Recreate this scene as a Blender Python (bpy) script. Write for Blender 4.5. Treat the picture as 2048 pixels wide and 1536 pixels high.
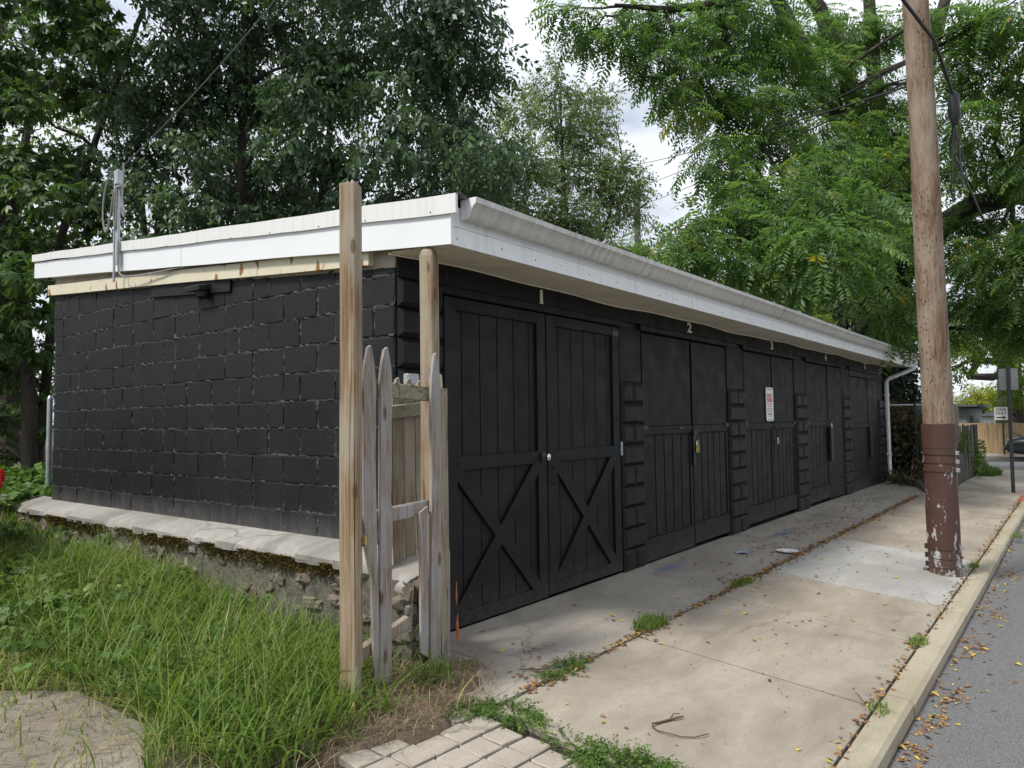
import bpy, bmesh, math, random
import numpy as np
from mathutils import Vector, Matrix, Euler
random.seed(7); RNG = np.random.default_rng(7)
for o in list(bpy.data.objects): bpy.data.objects.remove(o)
SC = bpy.context.scene
COL = SC.collection
rad = math.radians
U = random.uniform

# ------------------------------------------------------------------ camera
CAM = Vector((-3.455, -3.474, 1.45))
AX_R = Vector((0.61486807, -0.78852452, -0.01289689))
AX_D = Vector((0.03125534, 0.04070616, -0.99868219))
AX_F = Vector((0.78801038, 0.6136547, 0.04967453))
cd = bpy.data.cameras.new('camera'); cam = bpy.data.objects.new('camera', cd); COL.objects.link(cam)
m = Matrix.Identity(4)
for i in range(3):
    m[i][0] = AX_R[i]; m[i][1] = -AX_D[i]; m[i][2] = -AX_F[i]; m[i][3] = CAM[i]
cam.matrix_world = m
cd.sensor_width = 36; cd.lens = 1462.3 / 2048 * 36; cd.clip_start = 0.05; cd.clip_end = 2000
SC.camera = cam
# ------------------------------------------------------------------ sky and sun
SUN_EL, SUN_AZ = rad(54), rad(-72)          # azimuth clockwise from +Y: the light comes from the left
w = bpy.data.worlds.new('World'); SC.world = w; w.use_nodes = True
nt = w.node_tree; nt.nodes.clear()
def wn(t, **k):
    n = nt.nodes.new(t)
    for a, b in k.items(): setattr(n, a, b)
    return n
sky = wn('ShaderNodeTexSky', sky_type='NISHITA', sun_disc=False, sun_elevation=SUN_EL, sun_rotation=SUN_AZ)
tc = wn('ShaderNodeTexCoord'); sep = wn('ShaderNodeSeparateXYZ'); nt.links.new(tc.outputs['Generated'], sep.inputs[0])
addz = wn('ShaderNodeMath', operation='ADD'); addz.inputs[1].default_value = 0.22
absz = wn('ShaderNodeMath', operation='ABSOLUTE'); nt.links.new(sep.outputs[2], absz.inputs[0]); nt.links.new(absz.outputs[0], addz.inputs[0])
dv = wn('ShaderNodeVectorMath', operation='DIVIDE'); cmb = wn('ShaderNodeCombineXYZ')
for i in range(3): nt.links.new(addz.outputs[0], cmb.inputs[i])
nt.links.new(tc.outputs['Generated'], dv.inputs[0]); nt.links.new(cmb.outputs[0], dv.inputs[1])
cn = wn('ShaderNodeTexNoise'); cn.inputs['Scale'].default_value = 2.1; cn.inputs['Detail'].default_value = 7; cn.inputs['Roughness'].default_value = .55
nt.links.new(dv.outputs[0], cn.inputs['Vector'])
cr = wn('ShaderNodeValToRGB'); cr.color_ramp.elements[0].position = .27; cr.color_ramp.elements[1].position = .42
cr.color_ramp.elements[0].color = (.25, .25, .25, 1); cr.color_ramp.elements[1].color = (1, 1, 1, 1)
nt.links.new(cn.outputs['Fac'], cr.inputs[0])
cn2 = wn('ShaderNodeTexNoise'); cn2.inputs['Scale'].default_value = 3.3; cn2.inputs['Detail'].default_value = 5
nt.links.new(dv.outputs[0], cn2.inputs['Vector'])
cc = wn('ShaderNodeValToRGB'); cc.color_ramp.elements[0].position = .35; cc.color_ramp.elements[1].position = .65
cc.color_ramp.elements[0].color = (4.0, 4.4, 5.1, 1); cc.color_ramp.elements[1].color = (6.8, 7.1, 7.6, 1)
nt.links.new(cn2.outputs['Fac'], cc.inputs[0])
mixc = wn('ShaderNodeMixRGB'); nt.links.new(cr.outputs[0], mixc.inputs[0]); nt.links.new(sky.outputs[0], mixc.inputs[1]); nt.links.new(cc.outputs[0], mixc.inputs[2])
bg = wn('ShaderNodeBackground'); bg.inputs[1].default_value = .1
nt.links.new(mixc.outputs[0], bg.inputs[0]); wo = wn('ShaderNodeOutputWorld'); nt.links.new(bg.outputs[0], wo.inputs[0])
sl = bpy.data.lights.new('sun', 'SUN'); sl.energy = 2.4; sl.angle = rad(10); sl.color = (1, .96, .9)
so = bpy.data.objects.new('sun', sl); COL.objects.link(so)
sd = Vector((math.sin(SUN_AZ) * math.cos(SUN_EL), math.cos(SUN_AZ) * math.cos(SUN_EL), math.sin(SUN_EL)))
so.rotation_euler = sd.to_track_quat('Z', 'Y').to_euler(); so.location = (-4, 0, 12)
vs = SC.view_settings; vs.view_transform = 'Standard'; vs.look = 'None'; vs.gamma = 1; vs.use_curve_mapping = False
vs.exposure = 0.72
SC.render.engine = 'CYCLES'
SC.cycles.max_bounces = 6; SC.cycles.transparent_max_bounces = 6

# ------------------------------------------------------------------ materials
MATS = {}
class NG:
    def __init__(s, name):
        s.m = bpy.data.materials.new(name); s.m.use_nodes = True; s.t = s.m.node_tree; s.t.nodes.clear()
        s.out = s.n('ShaderNodeOutputMaterial'); s.p = s.n('ShaderNodeBsdfPrincipled'); s.l(s.p.outputs[0], s.out.inputs[0])
        s.pos = s.n('ShaderNodeNewGeometry').outputs['Position']; MATS[name] = s.m
    def n(s, t, **k):
        x = s.t.nodes.new(t)
        for a, b in k.items(): setattr(x, a, b)
        return x
    def l(s, a, b): s.t.links.new(a, b)
    def vec(s, sc):
        x = s.n('ShaderNodeMapping'); x.inputs['Scale'].default_value = sc; s.l(s.pos, x.inputs[0]); return x.outputs[0]
    def noise(s, scale, detail=4, rough=.55, vec=None, dist=0):
        x = s.n('ShaderNodeTexNoise'); x.inputs['Scale'].default_value = scale; x.inputs['Detail'].default_value = detail
        x.inputs['Roughness'].default_value = rough; x.inputs['Distortion'].default_value = dist
        s.l(vec if vec is not None else s.pos, x.inputs['Vector']); return x.outputs['Fac']
    def voro(s, scale, vec=None, feature='F1'):
        x = s.n('ShaderNodeTexVoronoi', feature=feature); x.inputs['Scale'].default_value = scale
        s.l(vec if vec is not None else s.pos, x.inputs['Vector']); return x.outputs['Distance']
    def ramp(s, f, stops):
        x = s.n('ShaderNodeValToRGB'); e = x.color_ramp.elements
        while len(e) < len(stops): e.new(.5)
        for i, (p, c) in enumerate(stops):
            e[i].position = p; e[i].color = (c, c, c, 1) if isinstance(c, (int, float)) else (*c, 1)
        s.l(f, x.inputs[0]); return x.outputs[0]
    def mix(s, f, a, b, mode='MIX'):
        x = s.n('ShaderNodeMixRGB', blend_type=mode)
        for i, v in enumerate((f, a, b)):
            if isinstance(v, (int, float)): x.inputs[i].default_value = v if i == 0 else (v, v, v, 1)
            elif isinstance(v, tuple): x.inputs[i].default_value = (*v, 1)
            else: s.l(v, x.inputs[i])
        return x.outputs[0]
    def math(s, op, a, b=0.0):
        x = s.n('ShaderNodeMath', operation=op)
        for i, v in enumerate((a, b)):
            if isinstance(v, (int, float)): x.inputs[i].default_value = v
            else: s.l(v, x.inputs[i])
        return x.outputs[0]
    def xyz(s):
        x = s.n('ShaderNodeSeparateXYZ'); s.l(s.pos, x.inputs[0]); return x.outputs
    def rand(s): return s.n('ShaderNodeObjectInfo').outputs['Random']
    def attr(s, name): return s.n('ShaderNodeAttribute', attribute_name=name).outputs['Fac']
    def set(s, base=None, rough=None, metal=None, spec=None):
        for k, v in (('Base Color', base), ('Roughness', rough), ('Metallic', metal), ('Specular IOR Level', spec)):
            if v is None: continue
            i = s.p.inputs[k]
            if isinstance(v, (int, float)): i.default_value = v
            elif isinstance(v, tuple): i.default_value = (*v, 1)
            else: s.l(v, i)
    def bump(s, h, strength=.4, dist=.01):
        b = s.n('ShaderNodeBump'); b.inputs['Strength'].default_value = strength; b.inputs['Distance'].default_value = dist
        s.l(h, b.inputs['Height']); s.l(b.outputs[0], s.p.inputs['Normal'])
        return b

def simple(name, c, rough=.5, var=.15, scale=8, bump=.15, bscale=60, metal=0, bdist=.004):
    g = NG(name); d = tuple(x * (1 - var) for x in c); e = tuple(min(1, x * (1 + var)) for x in c)
    g.set(g.ramp(g.noise(scale, 5), [(.3, d), (.7, e)]), rough, metal)
    if bump: g.bump(g.noise(bscale, 4), bump, bdist)
    return g

def mk_block(name, gloss, dusty=True):
    g = NG(name)
    a = g.mix(g.noise(2.2, 5), (.0040, .0040, .0048), (.0090, .0090, .0100))
    r = g.rand(); a = g.mix(.35, a, g.mix(r, (.004, .004, .005), (.012, .012, .013)))
    z = g.xyz()[2]
    dust = g.math('MULTIPLY', g.math('SUBTRACT', .90, z), 4.5)
    dust = g.math('MULTIPLY', dust, g.noise(9, 6, .7, g.vec((1, 1.2, .5))))
    dust = g.ramp(dust, [(.14, 0), (.8, .8 if dusty else 0)])
    col = g.mix(dust, a, (.13, .125, .12))
    sp = g.ramp(g.noise(85, 2), [(.68, 0), (.75, 1)])
    sp2 = g.math('MULTIPLY', sp, g.ramp(g.noise(3.1, 3), [(.5, 0), (.62, .8 if gloss else .5)]))
    col = g.mix(sp2, col, (.1, .1, .1) if not gloss else (.2, .2, .2))  # grey specks put the glints of the glossy coat into the colour
    drip = g.ramp(g.noise(1, 3, .5, g.vec((5, 5, .5))), [(.45, 0), (.7, .5)])
    col = g.mix(drip, col, (.014, .0145, .016))
    if gloss and dusty: col = g.mix(g.math('MULTIPLY', g.attr('tint'), g.ramp(g.noise(55, 4, .7), [(.46, 0), (.68, .8)])), col, (.12, .12, .125))  # glint flecks painted into the colour on raised joint mortar
    g.set(col, g.ramp(g.noise(7, 4), [(.3, .28 if gloss else .42), (.7, .62)]), 0, .55 if gloss else .3)
    h = g.mix(.5, g.noise(38, 6, .7), g.noise(150, 3))
    g.bump(h, .9 if gloss else .65, .014)
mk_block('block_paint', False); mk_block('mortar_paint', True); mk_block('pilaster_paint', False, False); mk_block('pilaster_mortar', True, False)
g = NG('black_wood')
c = g.mix(g.noise(3, 5), (.0052, .0056, .0066), (.0100, .0106, .0120)); c = g.mix(.3, c, g.mix(g.rand(), (.004, .0042, .005), (.013, .013, .0135)))
sp = g.ramp(g.noise(45, 1), [(.765, 0), (.78, .7)]); c = g.mix(sp, c, (.2, .19, .18))
z = g.xyz()[2]; c = g.mix(g.ramp(g.math('MULTIPLY', g.math('SUBTRACT', .32, z), g.noise(14, 5)), [(.02, 0), (.16, .6)]), c, (.05, .048, .045))
g.set(c, g.ramp(g.noise(5, 3), [(.3, .45), (.7, .68)]), 0, .25)
g.bump(g.mix(.5, g.noise(1, 5, .7, g.vec((6, 6, 130))), g.noise(1, 3, .6, g.vec((90, 90, 8)))), .4, .006)
g = NG('black_ply'); c = g.mix(g.noise(2.5, 6), (.0065, .007, .0082), (.0115, .012, .0135))
g.set(c, g.ramp(g.noise(4, 3), [(.3, .5), (.7, .7)]), 0, .25); g.bump(g.noise(240, 3), .35, .003)
simple('black_metal', (.012, .012, .013), .4, .3, 20, .1)
g = NG('white_vinyl')
d = g.ramp(g.noise(1, 6, .6, g.vec((16, 9, 2.2))), [(.52, 0), (.78, .5)])
c = g.mix(d, (.76, .77, .78), (.44, .42, .39)); g.set(c, .38, 0, .4); g.bump(g.noise(2.2, 2), .12, .03)
g = NG('fascia_side'); d = g.ramp(g.noise(3, 6), [(.5, 0), (.85, .25)])
g.set(g.mix(d, (.74, .755, .77), (.56, .56, .55)), .36, 0, .4); g.bump(g.noise(1.7, 2), .12, .03)
g = NG('drip_cap'); d = g.ramp(g.noise(1, 6, .65, g.vec((3, 26, 1.4))), [(.46, 0), (.85, .5)])
g.set(g.mix(d, (.70, .695, .68), (.44, .425, .41)), .45)
g = NG('gutter_metal'); d = g.ramp(g.noise(1, 6, .65, g.vec((14, 3, 3))), [(.36, 0), (.68, .95)])
d2 = g.ramp(g.noise(.8, 4), [(.35, .25), (.7, 1)])
g.set(g.mix(g.math('MULTIPLY', d, d2), (.62, .605, .58), (.27, .255, .235)), .45); g.bump(g.noise(3, 3), .15, .02)
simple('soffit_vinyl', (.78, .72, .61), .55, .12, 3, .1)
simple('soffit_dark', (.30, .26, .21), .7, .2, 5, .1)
g = NG('rusty_beam'); n = g.noise(1, 4, .6, g.vec((8, 8, 5)), .4)
v = g.voro(5.0, g.vec((1, 1, .7))); spot = g.ramp(g.math('ADD', g.noise(1, 2, .4, g.vec((0, 9, 5))), g.math('MULTIPLY', g.noise(30, 5, .7), .12)), [(.665, 0), (.71, 1)])
c = g.mix(g.noise(9, 5), (.56, .51, .37), (.66, .61, .47)); c = g.mix(g.ramp(n, [(.6, 0), (.78, .5)]), c, (.36, .27, .13))
c = g.mix(spot, c, g.mix(g.noise(40, 3), (.20, .075, .02), (.33, .15, .04))); g.set(c, .65); g.bump(g.noise(60, 4), .3, .006)
g = NG('roof_metal'); g.set(g.mix(g.ramp(g.noise(5, 6), [(.4, 0), (.7, .8)]), (.32, .33, .33), (.15, .13, .11)), .45, .6)
simple('galvanised', (.42, .44, .46), .42, .12, 14, .1, metal=.55)
simple('cable_grey', (.24, .23, .22), .6, .2, 20, 0)
simple('cable_black', (.015, .015, .016), .5, .2, 20, 0)
simple('brass', (.55, .40, .16), .3, .15, 30, 0, metal=.9)
simple('chrome', (.65, .64, .6), .2, .1, 30, 0, metal=1)

def wood(name, c1, c2, c3, scale=(55, 55, 2.4), rough=.75, knots=True, grey=None, specks=None, bs=.6):
    g = NG(name)
    off = g.n('ShaderNodeVectorMath', operation='ADD'); g.l(g.pos, off.inputs[0])
    cb = g.n('ShaderNodeCombineXYZ'); r = g.rand()
    for i in range(3): g.l(g.math('MULTIPLY', r, 7.3 + i), cb.inputs[i])
    g.l(cb.outputs[0], off.inputs[1]); g.pos = off.outputs[0]
    n = g.noise(1, 5, .6, g.vec(scale), .35); fine = g.noise(1, 3, .6, g.vec((scale[0] * 4, scale[1] * 4, scale[2] * 2)))
    c = g.ramp(n, [(.28, c1), (.5, c2), (.72, c3)])
    c = g.mix(g.ramp(fine, [(.35, .45), (.6, 0)]), c, tuple(x * .45 for x in c1))
    if grey: c = g.mix(g.ramp(g.noise(1, 5, .6, g.vec((7, 7, 2.2))), [(.4, 0), (.62, .85)]), c, grey)
    sp_ = g.ramp(g.noise(1, 3, .55, g.vec((scale[0] * 1.5, scale[1] * 1.5, max(.5, min(scale) * .35))), .2), [(.29, .85), (.36, 0)]); c = g.mix(sp_, c, tuple(x * .3 for x in c1))
    if knots:
        v = g.voro(1, g.vec((9, 9, 3.2))); k = g.ramp(v, [(.10, 1), (.17, 0)]); c = g.mix(g.math('MULTIPLY', k, .75), c, (.09, .045, .02))
    if specks:
        v = g.voro(1, g.vec((34, 34, 15))); k = g.ramp(v, [(.17, 1), (.26, 0)])
        k = g.math('MULTIPLY', k, g.ramp(g.noise(1, 3, .5, g.vec((4, 4, .6))), [(.40, 0), (.55, 1)])); c = g.mix(k, c, specks)
    g.set(c, rough, 0, .25); g.bump(g.mix(.5, n, fine), bs, .006)
    return g
wood('post_wood', (.12, .07, .032), (.31, .215, .125), (.46, .36, .24), (60, 60, 1.3), grey=(.36, .315, .25), bs=1.)
wood('weathered_wood', (.11, .085, .065), (.31, .25, .20), (.45, .385, .325), (75, 75, 4), grey=(.33, .32, .315), bs=1.)
wood('weathered_warm', (.12, .085, .052), (.29, .225, .155), (.40, .33, .245), (70, 70, 3.5), grey=(.31, .28, .23), bs=1.)
wood('mossy_wood', (.14, .125, .075), (.27, .25, .17), (.38, .355, .27), (20, 40, 40), knots=False, grey=(.235, .23, .15), bs=1.)
wood('old_fence_wood', (.045, .045, .045), (.09, .09, .088), (.15, .145, .135), (40, 40, 2), grey=(.085, .075, .06))
wood('tan_fence_wood', (.30, .20, .11), (.42, .30, .17), (.52, .39, .24), (18, 18, 1), knots=False)
wood('pole_wood', (.09, .052, .032), (.22, .145, .095), (.36, .265, .19), (55, 55, .8), knots=False, grey=(.30, .24, .185), specks=(.05, .025, .016), bs=.5)
g = NG('sleeve_paint'); z = g.xyz()[2]
ch = g.noise(1, 6, .72, g.vec((13, 13, 5)), .2)
low = g.ramp(z, [(0, .145), (1, 0)])
lowf = g.math('MULTIPLY', g.math('SUBTRACT', 1.0, z), .075)
chip = g.ramp(g.math('ADD', ch, lowf), [(.63, 0), (.65, 1)])
c = g.mix(g.noise(4, 5), (.060, .028, .020), (.098, .050, .038)); c = g.mix(chip, c, g.mix(g.noise(25, 3), (.36, .36, .35), (.55, .55, .54)))
rust = g.ramp(g.math('SUBTRACT', .16, z), [(0, 0), (.3, 1)]); c = g.mix(g.math('MULTIPLY', rust, g.ramp(g.noise(16, 5, .7), [(.4, 0), (.6, .9)])), c, (.10, .075, .06))
g.set(c, .5); g.bump(g.math('SUBTRACT', g.noise(9, 5), g.math('MULTIPLY', chip, .3)), .3, .01)

def concrete(name, c1, c2, c3, seed=0., crackw=0, blue=False):
    g = NG(name); v = g.vec((1, 1, 1))
    big = g.noise(.9, 5, .6); mid = g.noise(5.5, 6, .65); c = g.mix(g.ramp(big, [(.3, 0), (.7, 1)]), c1, c2)
    c = g.mix(g.ramp(g.noise(1, 6, .65, g.vec((1.5, 6, 1))), [(.46, 0), (.75, .55)]), c, c3)
    c = g.mix(g.ramp(mid, [(.5, 0), (.8, .35)]), c, tuple(x * .55 for x in c1))
    fine = g.noise(130, 3, .7); c = g.mix(.8, c, g.ramp(fine, [(.25, .4), (.5, 1.), (.8, 1.3)]), 'MULTIPLY')
    wv = g.n('ShaderNodeVectorMath', operation='ADD'); g.l(g.pos, wv.inputs[0]); nz = g.n('ShaderNodeTexNoise'); nz.inputs['Scale'].default_value = 2.5; nz.inputs['Detail'].default_value = 6; g.l(g.pos, nz.inputs['Vector']); sc_ = g.n('ShaderNodeVectorMath', operation='SCALE'); sc_.inputs['Scale'].default_value = .5; g.l(nz.outputs['Color'], sc_.inputs[0]); g.l(sc_.outputs[0], wv.inputs[1])
    ck = g.ramp(g.voro(.55, wv.outputs[0], 'DISTANCE_TO_EDGE'), [(.0025, .8), (.006, 0)]); ck = g.math('MULTIPLY', ck, g.ramp(g.noise(.7, 2), [(.46, 0), (.56, 1)])); c = g.mix(ck, c, (.07, .06, .05))
    spk = g.ramp(g.voro(70), [(.08, 1), (.14, 0)]); spk = g.math('MULTIPLY', spk, g.ramp(g.noise(11, 2), [(.5, 0), (.6, .7)])); c = g.mix(spk, c, (.09, .08, .07))
    st = g.ramp(g.noise(1.7, 3, .5, g.vec((1, 1, 1)), .6), [(.62, 0), (.74, .5)]); c = g.mix(st, c, tuple(x * .5 for x in c3)); bl = g.ramp(g.noise(.8, 6, .68, g.vec((1, 2.2, 1)), .5), [(.42, 0), (.62, .75)]); c = g.mix(bl, c, tuple(x * .74 for x in c3)); gum = g.ramp(g.voro(5.5), [(.055, .8), (.075, 0)]); c = g.mix(g.math('MULTIPLY', gum, g.ramp(g.noise(2.3, 2), [(.5, 0), (.56, 1)])), c, tuple(x * .42 for x in c3))
    c = g.mix(.25, c, g.mix(g.rand(), tuple(x * .85 for x in c1), tuple(min(1, x * 1.12) for x in c2)))
    if blue:
        for px, py, sx, sy in ((3.15, -.22, .55, .13), (5.95, -.42, .75, .13)):
            x = g.n('ShaderNodeVectorMath', operation='SUBTRACT'); g.l(g.pos, x.inputs[0]); x.inputs[1].default_value = (px, py, 0)
            mp = g.n('ShaderNodeMapping'); mp.inputs['Scale'].default_value = (1 / sx, 1 / sy, 0); mp.inputs['Rotation'].default_value = (0, 0, rad(8)); g.l(x.outputs[0], mp.inputs[0])
            ln = g.n('ShaderNodeVectorMath', operation='LENGTH'); g.l(mp.outputs[0], ln.inputs[0])
            f = g.math('ADD', ln.outputs['Value'], g.math('MULTIPLY', g.noise(1, 5, .7, g.vec((5, 20, 1))), 1.6))
            f = g.ramp(g.math('MULTIPLY', f, .5), [(.42, .75), (.8, 0)]); c = g.mix(f, c, (.10, .14, .26))
    g.set(c, .85, 0, .25); g.bump(g.mix(.5, fine, g.noise(26, 5, .7)), .45, .006)
concrete('sidewalk_concrete', (.395, .352, .285), (.32, .28, .222), (.23, .196, .152))
concrete('apron_concrete', (.40, .365, .31), (.335, .305, .26), (.27, .245, .205), blue=True)
concrete('patch_concrete', (.40, .39, .36), (.36, .35, .325), (.30, .29, .265))
concrete('kerb_concrete', (.42, .375, .285), (.38, .34, .25), (.33, .285, .19))
concrete('paver_concrete', (.43, .385, .325), (.35, .31, .26), (.25, .22, .185)); concrete('yard_concrete', (.33, .29, .24), (.25, .22, .18), (.17, .15, .12))
concrete('ledge_concrete', (.33, .315, .285), (.42, .40, .37), (.18, .165, .14))
concrete('bank_concrete', (.24, .22, .19), (.2, .18, .15), (.15, .135, .11))
g = NG('asphalt'); c = g.mix(g.noise(.8, 5), (.135, .135, .14), (.185, .182, .18)); ag = g.ramp(g.voro(95), [(.1, 1), (.3, 0)])
c = g.mix(g.math('MULTIPLY', ag, g.ramp(g.noise(60, 2), [(.4, 0), (.6, .8)])), c, (.42, .41, .39)); c = g.mix(g.ramp(g.noise(140, 2), [(.35, .8), (.55, 0)]), c, (.05, .05, .052))
g.set(c, .85); g.bump(g.voro(110), .6, .008)
g = NG('soil'); c = g.ramp(g.noise(7, 7, .7), [(.3, (.09, .065, .042)), (.55, (.17, .13, .09)), (.75, (.25, .20, .14))]); g.set(c, .95); g.bump(g.noise(30, 7, .75), .8, .03)
g = NG('joint_soil'); g.set(g.ramp(g.noise(40, 5), [(.3, (.03, .022, .015)), (.7, (.08, .06, .038))]), .95); g.bump(g.noise(80, 4), .8, .02)
g = NG('yard_soil'); c = g.ramp(g.noise(5, 7, .7), [(.3, (.05, .06, .025)), (.55, (.10, .10, .05)), (.75, (.15, .13, .08))]); g.set(c, .95); g.bump(g.noise(30, 6, .7), .8, .03)
g = NG('ground_cover'); c = g.ramp(g.noise(1.4, 7, .7), [(.3, (.03, .05, .012)), (.6, (.06, .095, .025)), (.8, (.10, .12, .05))]); g.set(c, .95); g.bump(g.noise(12, 6, .7), .8, .08)
g = NG('rubble_stone'); r = g.rand(); c = g.ramp(r, [(0, (.15, .105, .08)), (.35, (.12, .11, .085)), (.6, (.19, .15, .115)), (1, (.16, .155, .13))])
c = g.mix(.6, c, g.ramp(g.noise(14, 6, .7), [(.25, .45), (.75, 1.3)]), 'MULTIPLY'); g.set(c, .9); g.bump(g.noise(40, 5, .7), .7, .012)
g = NG('rubble_mortar'); c = g.ramp(g.noise(12, 6, .7), [(.3, (.07, .065, .045)), (.55, (.15, .14, .11)), (.8, (.27, .25, .22))]); g.set(c, .95); g.bump(g.noise(24, 6, .75), 1, .03)
def tinted(name, stops, trans=.0, rough=.5, spec=.3, attr='tint'):
    g = NG(name); a = g.attr(attr); c = g.ramp(a, stops); g.set(c, rough, 0, spec)
    if trans:
        t = g.n('ShaderNodeBsdfTranslucent'); g.l(g.mix(1, c, (1.25, 1.35, .6), 'MULTIPLY'), t.inputs[0])
        x = g.n('ShaderNodeMixShader'); x.inputs[0].default_value = trans; g.l(g.p.outputs[0], x.inputs[1]); g.l(t.outputs[0], x.inputs[2]); g.l(x.outputs[0], g.out.inputs[0])
    return g
tinted('leaf_dark', [(0, (.040, .072, .038)), (.6, (.074, .130, .064)), (1, (.145, .23, .09))], .34, .42, .4)
tinted('leaf_maple', [(0, (.046, .084, .033)), (.6, (.09, .155, .055)), (1, (.165, .25, .08))], .38, .45, .35)
tinted('leaf_olive', [(0, (.085, .13, .065)), (.5, (.15, .21, .105)), (.9, (.24, .30, .14)), (1, (.27, .24, .12))], .52, .5, .3)
tinted('leaf_walnut', [(0, (.066, .125, .044)), (.6, (.135, .23, .075)), (.985, (.23, .33, .10)), (.995, (.42, .33, .03)), (1, (.45, .30, .03))], .55, .45, .35)
tinted('leaf_bright', [(0, (.06, .11, .015)), (.6, (.14, .22, .03)), (1, (.26, .32, .05))], .5, .5, .3)
tinted('leaf_yellowgreen', [(0, (.15, .19, .02)), (.6, (.30, .33, .04)), (1, (.42, .40, .06))], .45, .5, .3)
tinted('leaf_ivy', [(0, (.010, .018, .008)), (.7, (.022, .038, .014)), (1, (.045, .07, .022))], .12, .4, .5)
tinted('leaf_brownvine', [(0, (.03, .032, .014)), (.5, (.07, .065, .03)), (.8, (.12, .08, .035)), (1, (.18, .12, .05))], .2, .6, .3)
tinted('grass', [(0, (.065, .115, .02)), (.45, (.135, .22, .04)), (.8, (.23, .32, .07)), (.93, (.38, .38, .15)), (1, (.48, .41, .21))], .42, .5, .3)
tinted('weed', [(0, (.05, .10, .018)), (.6, (.10, .18, .035)), (1, (.18, .27, .06))], .3, .5, .3)
tinted('litter', [(0, (.07, .035, .02)), (.4, (.20, .10, .045)), (.62, (.32, .18, .08)), (.8, (.50, .35, .08)), (.93, (.60, .46, .06)), (1, (.30, .34, .05))], .1, .7, .3)
tinted('straw', [(0, (.12, .085, .05)), (.6, (.25, .185, .11)), (1, (.40, .32, .20))], 0, .85, .2)
tinted('moss', [(0, (.05, .035, .012)), (.6, (.10, .07, .022)), (1, (.14, .13, .035))], 0, .95, .1)
g = NG('bark'); c = g.ramp(g.noise(1, 6, .7, g.vec((9, 9, 2)), .5), [(.3, (.022, .018, .014)), (.6, (.06, .048, .037)), (.8, (.11, .09, .07))]); g.set(c, .9); g.bump(g.noise(1, 6, .7, g.vec((14, 14, 3)), .6), 1, .04)
g = NG('bark_brown'); c = g.ramp(g.noise(1, 6, .7, g.vec((9, 9, 2)), .5), [(.3, (.03, .022, .016)), (.6, (.085, .062, .045)), (.8, (.15, .115, .085))]); g.set(c, .9); g.bump(g.noise(1, 6, .7, g.vec((14, 14, 3)), .6), 1, .04)
simple('sign_white', (.78, .77, .75), .4, .04, 8, 0)
simple('sign_red', (.60, .05, .06), .5, .1, 30, 0)
simple('sign_pink', (.66, .38, .40), .5, .1, 30, 0)
simple('sign_black', (.02, .02, .02), .5, .1, 30, 0)
simple('sign_green', (.35, .48, .42), .5, .1, 30, 0)
simple('number_cream', (.74, .71, .63), .5, .08, 30, 0)
simple('sign_back', (.17, .175, .18), .5, .15, 12, .1, metal=.3)
simple('post_steel', (.03, .032, .034), .5, .3, 14, .1, metal=.4)
simple('shed_grey', (.20, .215, .23), .6, .12, 3, .1)
simple('shed_roof', (.09, .10, .115), .6, .15, 3, .1)
simple('red_paint', (.42, .10, .06), .6, .2, 12, .2)
simple('plate_white', (.80, .79, .76), .5, .05, 12, 0)
simple('plastic_blue', (.35, .38, .46), .35, .2, 15, 0)
simple('twig_brown', (.10, .065, .045), .8, .25, 40, .2)
simple('orange_rag', (.38, .11, .045), .7, .2, 30, .2)
simple('tyre', (.018, .018, .018), .8, .2, 30, .2)
simple('rim', (.35, .35, .36), .3, .1, 20, 0, metal=.9)
def carpaint(n, c):
    g = NG(n); g.set(c, .3, .2, .5); g.p.inputs['Coat Weight'].default_value = .7; g.p.inputs['Coat Roughness'].default_value = .08
carpaint('car_grey', (.06, .065, .072)); carpaint('car_green', (.012, .022, .022))
g = NG('car_glass'); g.set((.015, .02, .022), .06, 0, .6)
g = NG('tail_red'); g.set(g.ramp(g.math('FRACT', g.math('MULTIPLY', g.xyz()[2], 45)), [(.2, (.30, .005, .008)), (.6, (.62, .012, .015))]), .18, 0, .6)
simple('light_clear', (.7, .7, .7), .15, .05, 20, 0)
g = NG('house_brick'); b = g.n('ShaderNodeTexBrick'); b.inputs['Scale'].default_value = 4.2
sw = g.n('ShaderNodeCombineXYZ'); q = g.xyz(); g.l(q[0], sw.inputs[0]); g.l(q[2], sw.inputs[1]); g.l(sw.outputs[0], b.inputs['Vector'])
b.inputs['Color1'].default_value = (.33, .16, .10, 1); b.inputs['Color2'].default_value = (.24, .11, .075, 1); b.inputs['Mortar'].default_value = (.4, .36, .32, 1); g.set(b.outputs[0], .85)

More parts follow.
